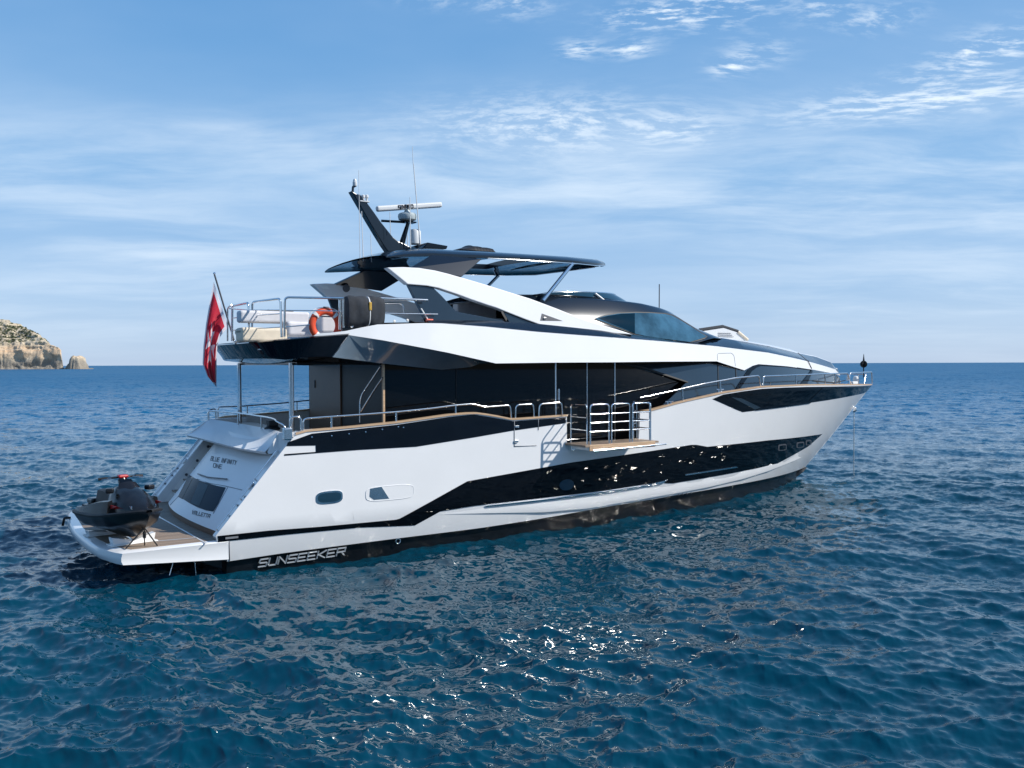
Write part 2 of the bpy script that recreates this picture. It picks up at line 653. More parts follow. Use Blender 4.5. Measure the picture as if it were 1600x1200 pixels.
def loft(name, rings, material, parent, closed=False, cap=False, smooth_=True, angle=40, bevel=0.0):
    n = len(rings[0])
    V = [v for r in rings for v in r]
    Fc = []
    for i in range(len(rings) - 1):
        for k in range(n if closed else n - 1):
            a, b = i * n + k, i * n + (k + 1) % n
            Fc.append((a, b, b + n, a + n))
    if cap:
        Fc.append(tuple(range(n))[::-1])
        Fc.append(tuple(range((len(rings) - 1) * n, len(rings) * n)))
    bm = bmesh.new()
    bv = [bm.verts.new(tuple(v)) for v in V]
    for f in Fc:
        try:
            bm.faces.new([bv[i] for i in f])
        except ValueError:
            pass
    bmesh.ops.remove_doubles(bm, verts=bm.verts, dist=1e-4)
    return from_bm(name, bm, material, parent, smooth_, angle, bevel)


def bvh_of(*objs):
    V, P = [], []
    for o in objs:
        b = len(V)
        V += [o.matrix_world @ v.co for v in o.data.vertices]
        P += [[b + i for i in p.vertices] for p in o.data.polygons]
    return BVHTree.FromPolygons(V, P)


def inlay(name, polypx, bvh, off, material, parent, grid=6.0):
    """thin pane laid on an already built surface, its outline measured on that surface"""
    x0, x1 = min(p[0] for p in polypx), max(p[0] for p in polypx)
    y0, y1 = min(p[1] for p in polypx), max(p[1] for p in polypx)
    bm = flat_poly(polypx, (np.arange(x0 + grid, x1, grid), np.arange(y0 + grid, y1, grid)))
    cx = sum(p[0] for p in polypx) / len(polypx)
    cy = sum(p[1] for p in polypx) / len(polypx)
    for v in bm.verts:
        px, py = v.co.x, v.co.y
        for k in range(60):          # an outline point beyond the surface's edge is drawn in to the edge
            f = k / 60
            d = Vector(ray(px + (cx - px) * f, py + (cy - py) * f)).normalized()
            loc, nor, idx, dist = bvh.ray_cast(Vector(CAM), d)
            if loc is not None:
                break
        if loc is None:
            continue
        if nor.dot(d) > 0:
            nor = -nor
        v.co = loc + nor * off
    return from_bm(name, bm, material, parent, True, 40)


# ------------------------------------------------------------------ water
def wave_tile(N, L, peak, seed, wind, rms, spread=2.0, cut=0.0):
    rng = np.random.default_rng(seed)
    k1 = np.fft.fftfreq(N, L / N) * 2 * np.pi
    KX, KY = np.meshgrid(k1, k1, indexing='ij')
    K = np.hypot(KX, KY)
    K[0, 0] = 1
    kp = 2 * np.pi / peak
    c = (KX * math.cos(wind) + KY * math.sin(wind)) / K
    S = np.exp(-1.25 * (kp / K) ** 2) / K ** 3.6 * (np.abs(c) ** spread * 0.9 + 0.1) * np.where(c < 0, 0.4, 1.0)
    S[0, 0] = 0
    A = np.sqrt(S) * (rng.standard_normal((N, N)) + 1j * rng.standard_normal((N, N)))
    h = np.fft.ifft2(A)
    s = rms / np.std(h.real)
    dx = np.fft.ifft2(1j * KX / K * A)
    dy = np.fft.ifft2(1j * KY / K * A)
    return np.stack([h.real, dx.real, dy.real], -1) * s


def sample(tile, L, x, y):
    N = tile.shape[0]
    u = (x / L * N) % N
    v = (y / L * N) % N
    i = np.floor(u).astype(int)
    j = np.floor(v).astype(int)
    fu = (u - i)[:, None]
    fv = (v - j)[:, None]
    i %= N
    j %= N
    i2, j2 = (i + 1) % N, (j + 1) % N
    return (tile[i, j] * (1 - fu) + tile[i2, j] * fu) * (1 - fv) + (tile[i, j2] * (1 - fu) + tile[i2, j2] * fu) * fv


def build_water():
    # rings round a point between the anchorage and the yacht: fine cells near, coarse far away
    yaw = math.pi / 2 - TH
    front = np.linspace(-0.62, 0.62, 1250)
    rest = np.linspace(0.62, 2 * math.pi - 0.62, 160)[1:-1]
    ang = np.concatenate([front, rest]) + yaw
    r1 = np.concatenate([np.geomspace(2.0, 5.5, 12)[:-1], np.geomspace(5.5, 40, 470)[:-1], np.geomspace(40, 400, 300)[:-1], np.geomspace(400, 60000, 90)])
    na, nr = len(ang), len(r1)
    R, A = np.meshgrid(r1, ang, indexing='ij')
    x = (CAM[0] + R * np.cos(A)).ravel()
    y = (CAM[1] + R * np.sin(A)).ravel()
    rr = R.ravel()
    tA = wave_tile(512, 61.0, 7.5, 3, math.radians(212), 0.055)
    tB = wave_tile(512, 23.0, 1.5, 5, math.radians(236), 0.021, 1.0)
    ca, sa = math.cos(0.6), math.sin(0.6)
    w1 = sample(tA, 61.0, x, y)
    xr, yr = x * ca - y * sa, x * sa + y * ca
    w2 = sample(tB, 23.0, xr, yr)
    d2x = w2[:, 1] * ca + w2[:, 2] * sa
    d2y = -w2[:, 1] * sa + w2[:, 2] * ca
    fade = np.clip((900 - rr) / 700, 0, 1)
    fs = np.clip((160 - rr) / 120, 0, 1)
    # gusts: patches of livelier and calmer water
    g = 0.85 + 0.35 * np.sin(x * 0.11 + 1.3 * np.sin(y * 0.07)) * np.sin(y * 0.13 + 0.6 * np.sin(x * 0.09))
    z = w1[:, 0] * fade + w2[:, 0] * fs * g
    near = np.clip((80 - rr) / 60, 0, 1)
    x = x + (w1[:, 1] * 1.0 + d2x * 0.9 * g) * near
    y = y + (w1[:, 2] * 1.0 + d2y * 0.9 * g) * near
    z = z + np.where(rr > 3000, -0.0, 0.0)
    n = na * nr
    co = np.stack([x, y, z - 0.03], -1).astype(np.float32)
    idx = np.arange(n).reshape(nr, na)
    a = idx[:-1, :]
    b = np.roll(idx, -1, axis=1)[:-1, :]
    c = np.roll(idx, -1, axis=1)[1:, :]
    d = idx[1:, :]
    quads = np.stack([a, d, c, b], -1).reshape(-1, 4)
    me = bpy.data.meshes.new('sea')
    me.vertices.add(n + 1)
    full = np.concatenate([co, np.array([[CAM[0], CAM[1], 0]], np.float32)])
    me.vertices.foreach_set('co', full.ravel())
    tri = np.stack([np.full(na, n), idx[0], np.roll(idx[0], -1)], -1)
    nq, ntri = len(quads), len(tri)
    me.loops.add(nq * 4 + ntri * 3)
    me.loops.foreach_set('vertex_index', np.concatenate([quads.ravel(), tri.ravel()]).astype(np.int32))
    me.polygons.add(nq + ntri)
    me.polygons.foreach_set('loop_start', np.concatenate([np.arange(nq) * 4, nq * 4 + np.arange(ntri) * 3]).astype(np.int32))
    me.polygons.foreach_set('use_smooth', np.ones(nq + ntri, bool))
    at = me.attributes.new('far', 'FLOAT', 'POINT')
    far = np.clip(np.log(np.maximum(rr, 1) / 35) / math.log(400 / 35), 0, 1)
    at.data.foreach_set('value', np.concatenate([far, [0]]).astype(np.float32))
    me.update()
    me.validate()

    mt = bpy.data.materials.new('sea_water')
    mt.use_nodes = True
    t = NT(mt.node_tree)
    p = mt.node_tree.nodes['Principled BSDF']
    geo = t.n('ShaderNodeNewGeometry')
    P = geo.outputs['Position']
    af = t.n('ShaderNodeAttribute', attribute_name='far').outputs['Fac']
    half = (0.5, 0.5, 0.5)

    def tilt(scale, amt, st, detail=3):
        v = t.vmath('SUBTRACT', t.noise(t.vmath('MULTIPLY', P, st), scale, detail, 0.6, out=1), half)
        v = t.vmath('MULTIPLY', v, (1, 1, 0))
        s = t.n('ShaderNodeVectorMath', operation='SCALE')
        t.l(v, s.inputs[0])
        t.put(s.inputs[3], amt)
        return s.outputs[0]
    # ripples finer than the modelled waves; farther out they also stand for the waves themselves
    nrm = t.vmath('ADD', geo.outputs['Normal'], tilt(3.6, t.ramp(t.noise(P, 0.12, 3), 0.3, 0.7, 0.26, 0.62), (1, 1, 1), 4))
    nrm = t.vmath('ADD', nrm, tilt(9.0, 0.16, (1, 1, 1), 3))
    nrm = t.vmath('ADD', nrm, tilt(0.9, t.math('MULTIPLY', t.math('MINIMUM', t.math('MULTIPLY', af, 2.2), 1.0), 1.1), (1, 1, 1), 4))
    nrm = t.vmath('ADD', nrm, tilt(0.16, t.math('MULTIPLY', af, 0.60), (1, 1, 1), 3))
    nrm = t.vmath('ADD', nrm, tilt(0.030, t.math('MULTIPLY', af, 0.30), (1, 1, 1), 4))
    nrm = t.vmath('NORMALIZE', nrm)
    t.l(nrm, p.inputs['Normal'])
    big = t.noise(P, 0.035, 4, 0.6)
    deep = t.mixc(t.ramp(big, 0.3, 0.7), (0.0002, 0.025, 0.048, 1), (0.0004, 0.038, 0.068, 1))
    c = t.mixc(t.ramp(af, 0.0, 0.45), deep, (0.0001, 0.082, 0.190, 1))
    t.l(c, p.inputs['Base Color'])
    t.l(t.ramp(af, 0.0, 0.55, 0.38, 0.08), p.inputs['Specular IOR Level'])
    t.l(t.ramp(af, 0.0, 1.0, 0.075, 0.36), p.inputs['Roughness'])
    p.inputs['IOR'].default_value = 1.333
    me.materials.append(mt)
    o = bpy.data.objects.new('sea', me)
    link(o)
    tag(o, 'deep blue choppy sea reaching the horizon', 'sea', kind='structure')


build_water()

# ------------------------------------------------------------------ headland, rock, hills
def fbm(x, y, seed, octs=6, base=1.0, rough=0.5):
    rng = np.random.default_rng(seed)
    out = np.zeros_like(x)
    amp, fr = 1.0, base
    for _ in range(octs):
        for _k in range(3):
            a = rng.uniform(0, 2 * math.pi)
            ph = rng.uniform(0, 2 * math.pi, 2)
            q = x * math.cos(a) + y * math.sin(a)
            w = -x * math.sin(a) + y * math.cos(a)
            out += amp * np.sin(q * fr + ph[0] + 1.3 * np.sin(w * fr * 0.6 + ph[1])) / 3
        amp *= rough
        fr *= 2.03
    return out


def grid_mesh(name, X, Y, Z, material, parent=None, smooth_=True):
    nr, nc = X.shape
    V = np.stack([X.ravel(), Y.ravel(), Z.ravel()], -1)
    idx = np.arange(nr * nc).reshape(nr, nc)
    Fq = np.stack([idx[:-1, :-1], idx[:-1, 1:], idx[1:, 1:], idx[1:, :-1]], -1).reshape(-1, 4)
    return mesh_obj(name, V.tolist(), Fq.tolist(), material, parent, smooth_)


def rock_mat():
    mt = bpy.data.materials.new('limestone_cliff')
    mt.use_nodes = True
    t = NT(mt.node_tree)
    p = mt.node_tree.nodes['Principled BSDF']
    geo = t.n('ShaderNodeNewGeometry')
    P = geo.outputs['Position']
    sep = t.n('ShaderNodeSeparateXYZ')
    t.l(P, sep.inputs[0])
    nz = t.n('ShaderNodeSeparateXYZ')
    t.l(geo.outputs['Normal'], nz.inputs[0])
    z = t.math('ADD', sep.outputs[2], t.math('MULTIPLY', t.noise(P, 0.03, 3), 9.0))
    strata = t.noise(t.comb(0.0, 0.0, z), 0.45, 5, 0.65)
    mott = t.noise(P, 0.12, 7, 0.65)
    pale = t.mixc(t.ramp(mott, 0.3, 0.7), (0.38, 0.31, 0.22, 1), (0.62, 0.52, 0.38, 1))
    warm = t.mixc(t.ramp(strata, 0.35, 0.65), pale, (0.66, 0.41, 0.23, 1))
    mid = t.ramp(t.math('ABSOLUTE', t.math('SUBTRACT', z, 29.0)), 12.0, 4.0)
    c = t.mixc(t.math('MULTIPLY', mid, 0.8), pale, warm)
    low = t.ramp(t.math('ADD', sep.outputs[2], t.math('MULTIPLY', mott, 10.0)), 22.0, 12.0)
    c = t.mixc(t.math('MULTIPLY', low, 0.75), c, (0.17, 0.16, 0.145, 1))
    scrub = t.math('MULTIPLY', t.ramp(t.noise(P, 0.10, 6, 0.7), 0.50, 0.60), t.ramp(nz.outputs[2], 0.25, 0.55))
    scrub = t.math('MULTIPLY', scrub, t.ramp(sep.outputs[2], 28.0, 36.0))
    c = t.mixc(scrub, c, (0.060, 0.075, 0.030, 1))
    t.l(c, p.inputs['Base Color'])
    p.inputs['Roughness'].default_value = 0.95
    b = t.n('ShaderNodeBump')
    b.inputs['Strength'].default_value = 0.8
    b.inputs['Distance'].default_value = 1.5
    t.l(t.noise(P, 0.5, 6, 0.7), b.inputs['Height'])
    t.l(b.outputs[0], p.inputs['Normal'])
    return mt


M['rock'] = rock_mat()


def scrub_mat():
    return mat('scrub_leaves', (0.055, 0.070, 0.028), 0.9, var=0.4, vscale=0.4)


M['scrub'] = scrub_mat()


def build_headland():
    """rocky point about a kilometre off: heights over a local grid (a = to the right as seen from the anchorage, b = away)"""
    yaw = math.pi / 2 - TH
    rx, ry = math.sin(yaw), -math.cos(yaw)
    fx, fy = math.cos(yaw), math.sin(yaw)
    D = 1180.0
    a = np.linspace(-900, -555, 340)
    b = np.concatenate([np.linspace(-14, 70, 170), np.linspace(72, 420, 90)])
    A, B = np.meshgrid(a, b, indexing='ij')
    # plateau height falls towards the point; measured silhouette of the ridge
    ridge = np.interp(A, [-900, -760, -700, -679, -662, -645, -632, -622, -615, -611, -600, -597.5, -594, -560], [86, 82, 75, 70, 65, 59, 49, 42, 37, 30, 27.5, 24, -8, -12])
    shore = 8 + 6 * fbm(A, B * 0, 11, 4, 0.030) + 1.2 * fbm(A, B * 0.2, 12, 4, 0.3)
    s = B - shore
    up = np.clip(s / 9.0, 0, 1)
    cliff = 27 * (1 - (1 - up) ** 3)                                     # sea cliff
    slope = np.clip((s - 8) / 95.0, 0, 1) ** 0.8                         # scrubby slope above it
    hgt = cliff + slope * 62
    hgt = np.minimum(hgt, ridge)
    back = np.clip((B - 260) / 150, 0, 1)
    hgt = hgt * (1 - back * 0.6)
    rough = fbm(A, B, 21, 6, 0.07, 0.6)
    terr = np.abs(fbm(A, B, 25, 5, 0.05, 0.55))
    hgt = hgt + (rough * 3.2 - terr * 5.0) * np.clip(hgt / 25, 0, 1)
    hgt = hgt * 0.55 + 0.45 * (np.floor(hgt / 5.5) * 5.5 + 5.5 * np.clip((hgt / 5.5 % 1) * 2.5, 0, 1))  # ledges
    toe = np.clip(1 - np.abs(s + 1) / 5, 0, 1) * (3.4 + 3.0 * fbm(A, B, 31, 4, 0.4)) * (A < -592)
    hgt = np.where(s < 0, -2.0, hgt)
    hgt = np.maximum(hgt, toe)
    push = 2.2 * fbm(A, hgt * 2.2, 41, 5, 0.16)
    wide = A * (1 + B / D)
    X = CAM[0] + rx * wide + fx * (D + B + push)
    Y = CAM[1] + ry * wide + fy * (D + B + push)
    o = grid_mesh('headland', X, Y, hgt, M['rock'])
    tag(o, 'pale limestone headland with scrub on its upper slope', 'headland', kind='structure')

    # low scrub on the slope: nobody could count it
    rng = np.random.default_rng(5)
    V, Fc = [], []
    mask = fbm(A, B, 51, 4, 0.06)
    cand = np.argwhere((hgt > 36) & (mask > 0.12) & (B < 130) & (A > -760))
    rng.shuffle(cand)
    for i, j in cand[:420]:
        c = np.array([X[i, j], Y[i, j], hgt[i, j]])
        r = rng.uniform(1.0, 2.6)
        for _ in range(26):
            d = rng.normal(size=3)
            d /= np.linalg.norm(d)
            q = c + d * r * rng.uniform(0.5, 1) * np.array([1, 1, 0.6])
            e1 = rng.normal(size=3)
            e1 *= 0.6 / np.linalg.norm(e1)
            e2 = np.cross(e1, d)
            b0 = len(V)
            V += [tuple(q + e1), tuple(q + e2), tuple(q - e1), tuple(q - e2)]
            Fc.append((b0, b0 + 1, b0 + 2, b0 + 3))
    o = mesh_obj('scrub', V, Fc, M['scrub'])
    tag(o, 'low dark green scrub growing over the rocky headland slope', 'scrub', kind='stuff')

    # the rock standing off the point
    a = np.linspace(-30, 30, 120)
    A, B = np.meshgrid(a, a, indexing='ij')
    sil = np.interp(A, [-30, -14, -12, -10, -7.5, -5, 0, 6, 9.5, 11, 13, 15, 30], [-3, -3, 3, 6, 7.5, 15.2, 17.2, 16.6, 14.8, 9, 6, -3, -3])
    dep = np.interp(np.abs(B + 2 * fbm(A, B, 61, 3, 0.3)), [0, 8, 11, 13, 15, 30], [0, 0, 4, 14, 24, 30])
    h = np.maximum(sil - dep, -3) + 1.3 * fbm(A, B, 62, 5, 0.35, 0.6)
    h = np.where((sil - dep) < -2.5, -3, h)
    cx = CAM[0] + rx * -580.0 + fx * 1185
    cy = CAM[1] + ry * -580.0 + fy * 1185
    o = grid_mesh('sea_stack', cx + rx * A * 0.86 + fx * B, cy + ry * A * 0.86 + fy * B, h, M['rock'])
    tag(o, 'lone flat topped grey rock in the sea off the headland point', 'rock')

    # hills on the near shore, behind the anchorage, which the yacht's black glass mirrors
    th = np.linspace(math.pi * 0.70, math.pi * 1.62, 260) + yaw
    rr = np.linspace(700, 1500, 60)
    T, R = np.meshgrid(th, rr, indexing='ij')
    X, Y = CAM[0] + R * np.cos(T), CAM[1] + R * np.sin(T)
    e = np.clip((R - 720) / 350, 0, 1) * np.clip((1.62 * math.pi + yaw - T) / 0.25, 0, 1) * np.clip((T - 0.70 * math.pi - yaw) / 0.25, 0, 1)
    Z = e ** 0.8 * (95 + 40 * fbm(X, Y, 71, 4, 0.006) + 8 * fbm(X, Y, 72, 4, 0.05)) - 3
    hm = mat('wooded_hillside', (0.018, 0.024, 0.013), 0.95, var=0.4, vscale=0.02)
    o = grid_mesh('hills', X, Y, Z, hm)
    tag(o, 'dark wooded hills along the near shore', 'hills', kind='structure')


build_headland()

# ================================================================== the yacht
YA = empty('yacht')
tag(YA, 'white motor yacht with black bands and hardtop anchored on blue sea', 'yacht')

SHX = [1.25, 1.55, 2.69, 4.0, 5.4, 6.14, 6.62, 7.31, 9.1, 11.9, 12.28, 13.4, 15.4, 17.4, 20.1, 23.3, 26.25, 27.4]
SHZ = [2.66, 2.98, 3.02, 3.09, 3.22, 3.25, 3.18, 3.04, 3.08, 3.10, 3.13, 3.32, 3.57, 3.71, 3.72, 3.66, 3.60, 3.575]


def sheer(x):
    return float(np.interp(x, SHX, SHZ))


LWX = [0, 1.36, 4, 6.3, 8.1, 10.7, 13.9, 17, 20.7, 23.1]
LWZ = [0.24, 0.28, 0.30, 0.30, 0.34, 0.44, 0.50, 0.50, 0.46, 0.45]


def lowline(x):
    return float(np.interp(x, LWX, LWZ))


def build_hull():
    def outline(notch):
        p = [(x, lowline(x)) for x in np.linspace(0.0, 22.9, 40)]
        p += [(stem_x(z), z) for z in np.linspace(0.47, 3.56, 16)]
        fore = [(x, sheer(x)) for x in np.concatenate([np.linspace(27.1, 20, 20), np.linspace(19.5, 11.78 if notch else 9.4, 22)])]
        aft = [(x, sheer(x)) for x in [9.08, 8.2, 7.31, 7.0, 6.62, 6.4, 6.14, 5.8, 5.4, 4.7, 4.0, 3.3, 2.69, 2.1, 1.55, 1.25]]
        p += fore
        if notch:
            p += [(11.76, 2.30), (9.10, 2.30)]
        p += aft
        p += [(-0.27, 0.86), (-0.24, 0.72), (0.0, 0.72)]
        return p
    hull = panel('hull', outline(True), hull_b, 0.0, M['white'], YA, thick=0.05, dx=0.45, dz=0.3, xfine=20.5)
    panel('hull_side', outline(False), hull_b, 0.0, M['white'], hull, thick=0.05, dx=0.6, dz=0.5, xfine=20.5, side=1)
    low = [(0.02, -0.7)] + [(x, -0.7) for x in np.linspace(1, 21.3, 20)] + [(stem_x(z), z) for z in np.linspace(-0.65, 0.46, 10)] + \
          [(x, lowline(x) + 0.03) for x in np.linspace(22.8, 0.02, 40)]
    bfn = lambda x, z: hull_b(x, max(z, 0.3)) - 0.10 + 0.16 * min(z - 0.3, 0)
    panel('hull_bottom', low, bfn, 0.0, M['antifoul'], hull, thick=0.05, dx=0.6, dz=0.3, xfine=20.5)
    panel('hull_bottom', low, bfn, 0.0, M['antifoul'], hull, thick=0.05, dx=0.8, dz=0.5, xfine=20.5, side=1)
    prism('bottom_plate', [(0.05, -3.05), (12, -2.8), (12, 2.8), (0.05, 3.05)], -0.72, -0.60, M['antifoul'], hull)
    box('transom_plate', (0.06, 0, 0.0), (0.08, 6.1, 0.6), M['antifoul'], hull, 0.0)
    # black graphic bands set in the topsides
    lowband = [(340, 837.5), (420, 829), (500, 823), (618, 812), (624, 810.5), (730, 752), (760, 746.5), (890, 723), (960, 713), (1080, 695), (1088, 695),
               (1105, 698), (1200, 688), (1285, 678), (1262, 698), (1215, 724), (1150, 738), (1052, 755), (1040, 755), (1030, 753.5), (935, 768), (840, 779), (740, 790.5), (688, 799),
               (648, 821), (560, 824.5), (450, 835), (341, 847)]
    panel('window_band', spoly(lowband, hull_b), hull_b, 0.008, M['black'], hull, thick=0.02, dx=0.35, dz=0.25)
    upband = [(487, 677.5), (540, 672), (620, 663.5), (700, 651.5), (740, 647.5), (768, 652), (802, 658), (884, 652), (884, 661), (800, 673), (740, 683.5), (650, 698),
              (560, 703), (500, 707.5), (444, 712), (444.5, 709.5), (493.5, 706), (493, 696), (447.5, 697), (450, 691)]
    panel('bulwark_band', spoly(upband, hull_b), hull_b, 0.008, M['navy'], hull, thick=0.02, dx=0.35, dz=0.25)
    bow = [(1113, 623.5), (1130, 616.5), (1160, 611.5), (1190, 607.5), (1225, 605.5), (1260, 604.5), (1310, 603.8)]
    bp = spoly(bow, hull_b) + [(26.2, 3.58), (27.2, 3.57), (26.86, 3.30), (26.3, 3.27)] + spoly([(1330, 618.5), (1260, 630), (1200, 639), (1160, 644), (1150, 640)], hull_b)
    panel('bow_band', bp, hull_b, 0.008, M['black'], hull, thick=0.02, dx=0.35, dz=0.2, xfine=22)
    panel('band_facet', spoly([(1142, 620.5), (1158, 622.5), (1188, 637), (1179, 640)], hull_b), hull_b, 0.020, M['grey_gloss'], hull, thick=0.02, dx=0.3, dz=0.2)
    panel('band_ledge', spoly([(1188, 637.5), (1262, 628.2), (1285, 606), (1289, 605.5), (1265, 630.5), (1180, 641.5)], hull_b), hull_b, 0.022, M['navy'], hull, thick=0.02, dx=0.3, dz=0.2)
    # bright strips under the window band and spray rail
    panel('trim_strip', spoly([(758, 790), (860, 779), (940, 768.5), (1000, 759.5), (1038, 751), (1040, 749), (1042, 750), (1034, 756), (940, 771), (860, 781.5), (760, 792)], hull_b), hull_b, 0.03, M['chrome'], hull, thick=0.03, dx=0.4, dz=0.3)
    panel('trim_strip', spoly([(1070, 741), (1110, 735), (1150, 729), (1152, 730.5), (1110, 737), (1070, 743)], hull_b), hull_b, 0.03, M['steel'], hull, thick=0.03, dx=0.4, dz=0.3)
    rail = [(672, 804), (760, 801.5), (850, 800), (918, 794), (1000, 780), (1060, 769.5), (1105, 761), (1160, 748), (1200, 735.5), (1240, 720), (1268, 706.5)]
    top = [SF(px, py, hull_b) for px, py in rail]
    rings = []
    for k, q in enumerate(top):
        e = min(1.0, k / 2, (len(top) - 1 - k) / 2)
        up = 0.36
        rings.append([(q.x, 0.004 - hull_b(q.x, q.z + up), q.z + up), (q.x, -0.5 * (hull_b(q.x, q.z + up) + hull_b(q.x, q.z) + 0.045 * e), q.z + up * 0.5), (q.x, q.y - 0.045 * e, q.z + 0.004), (q.x, q.y - 0.04 * e, q.z - 0.004), (q.x, q.y + 0.02, q.z - 0.006)])
    loft('spray_rail', rings, M['white_soft'], hull, angle=30)
    # cap rail of pale wood
    for side, spans in ((-1, ((1.50, 9.10), (11.75, 27.25))), (1, ((1.50, 27.25),))):
        for x0, x1 in spans:
            rings = []
            for x in np.linspace(x0, x1, max(8, int((x1 - x0) * 4))):
                z = sheer(x) + 0.005
                b = hull_b(x, min(z, 3.55))
                yo, yi = side * (b + 0.02), side * max(b - 0.13, 0.0)
                rings.append([(x, yo, z), (x, yo, z + 0.045), (x, yi, z + 0.045), (x, yi, z)])
            loft('cap_rail', rings, M['captrim'], hull, closed=True, cap=True, angle=30)
    # fairlead in the quarter
    q = [SF(px, py, hull_b) for px, py in ((447.5, 697), (493, 696.3), (493.5, 706), (444.5, 709.5))]
    fl = mesh_obj('fairlead', [(p.x, p.y + 0.10, p.z) for p in q], [(0, 1, 2, 3)], M['white'], hull)
    for x in (1.42, 1.66, 1.86, 1.94):
        tubes('roller', [[(x, SF(450, 702, hull_b).y + 0.03, 2.55), (x, SF(450, 702, hull_b).y + 0.03, 2.69)]], 0.022, M['chrome'], fl, 8)
    # portholes
    def oval(cx, cy, w, h, tilt, n=28, p=3.2):
        out = []
        for k in range(n):
            a = 2 * math.pi * k / n
            c, s = math.cos(a), math.sin(a)
            x = math.copysign(abs(c) ** (2 / p), c) * w / 2
            y = math.copysign(abs(s) ** (2 / p), s) * h / 2
            out.append((cx + x, cy + y + x * tilt))
        return out
    fr = panel('porthole', spoly(oval(514.5, 777, 42, 20, -0.10), hull_b), hull_b, 0.012, M['chrome'], hull, thick=0.03, dx=0.2, dz=0.2)
    panel('pane', spoly(oval(514.5, 777, 36, 15, -0.10), hull_b), hull_b, 0.018, M['blue_glass'], fr, thick=0.01, dx=0.2, dz=0.2)
    for px, py, w, h in ((1222, 699, 13, 10), (1250, 695, 12, 9), (1263, 691.5, 9, 8)):
        fr = panel('porthole', spoly(oval(px, py, w, h, -0.12, 16, 6), hull_b), hull_b, 0.014, M['letter_dark'], hull, thick=0.03, dx=0.3, dz=0.2)
        panel('pane', spoly(oval(px + .5, py + .3, w - 3.2, h - 3.2, -0.12, 16, 6), hull_b), hull_b, 0.020, M['glass'], fr, thick=0.01, dx=0.3, dz=0.2)
    for px, py, r in ((885, 757.5, 11.5), (971, 740, 6.5), (1123, 717, 4)):
        panel('porthole', spoly(oval(px, py, r * 2, r * 1.5, -0.1, 20, 2), hull_b), hull_b, 0.012, M['blue_glass'] if r > 10 else M['glass'], hull, thick=0.01, dx=0.3, dz=0.3)
    # recessed locker opening: rim, grey patch painting the shade in the hollow, and sliding cover
    rim = panel('locker_recess', spoly(oval(609, 770, 76, 23, -0.09, 28, 4), hull_b), hull_b, 0.006, M['white'], hull, thick=0.02, dx=0.2, dz=0.2)
    panel('recess_shade', spoly([(578, 763.5), (596, 760.5), (608, 779), (584, 781), (577, 776)], hull_b), hull_b, 0.010, M['steel'], rim, thick=0.01, dx=0.2, dz=0.2)
    lw = [(SF(px, py, hull_b)) for px, py in oval(609, 770, 75, 22, -0.09, 28, 4)]
    bm = bmesh.new()
    add_tube(bm, [(p.x, p.y - 0.004, p.z) for p in lw], 0.007, 6, closed=True)
    from_bm('rim_lip', bm, M['white'], rim, True)
    # side door: gaps, hinges
    for pts in (((803.5, 657), (803.5, 697.5)), ((841, 652), (841, 672)), ((803.5, 697.5), (838, 696))):
        a, b = [SF(*p, hull_b) for p in pts]
        bm = bmesh.new()
        add_tube(bm, [a + Vector((0, -0.006, 0)), b + Vector((0, -0.006, 0))], 0.010, 6)
        from_bm('door_gap', bm, M['seam'], hull, True)
    for px, py in ((807, 666.5), (806, 689.5)):
        p = SF(px, py, hull_b)
        box('hinge', p + Vector((0, -0.02, 0)), (0.12, 0.04, 0.06), M['steel'], hull, 0.008)
    for px, py in ((1060, 773), (1066.5, 772), (1073, 771), (1079.5, 770)):
        lathe('drain_outlet', [(0.03, 0), (0.03, 0.02), (0.02, 0.025)], SF(px, py, hull_b) + Vector((0, 0.005, 0)), M['letter_dark'], hull, 10, (0, -1, 0))
    for px, py in ((487, 683), (518, 681), (545, 678), (571, 675), (597, 671), (622, 667), (630, 668)):
        lathe('deck_drain', [(0.018, 0), (0.018, 0.02), (0.01, 0.026)], SF(px, py, hull_b), M['chrome'], hull, 8, (0, -1, 0))
    p = SF(622, 845.5, lambda x, z: hull_b(x, z) - 0.03)
    bm = bmesh.new()
    add_tube(bm, [p + Vector((math.cos(a) * 0.06, 0, math.sin(a) * 0.06)) for a in np.linspace(0, 2 * math.pi, 17)[:-1]], 0.014, 6, closed=True)
    from_bm('mooring_ring', bm, M['steel'], hull, True)
    # black slot light at the aft end of the low stripe
    panel('light_strip', spoly([(352, 839.5), (372, 837.5), (372, 840.5), (352, 842.5)], hull_b), hull_b, 0.018, M['seam'], hull, thick=0.01)
    # vertical seam where platform meets hull
    a, b = SF(358.6, 846, hull_b), SF(358.6, 876, hull_b)
    bm = bmesh.new()
    add_tube(bm, [a + Vector((0, -0.004, 0)), b + Vector((0, -0.004, 0))], 0.012, 6)
    from_bm('platform_gap', bm, M['seam'], hull, True)
    return hull


HULL = build_hull()

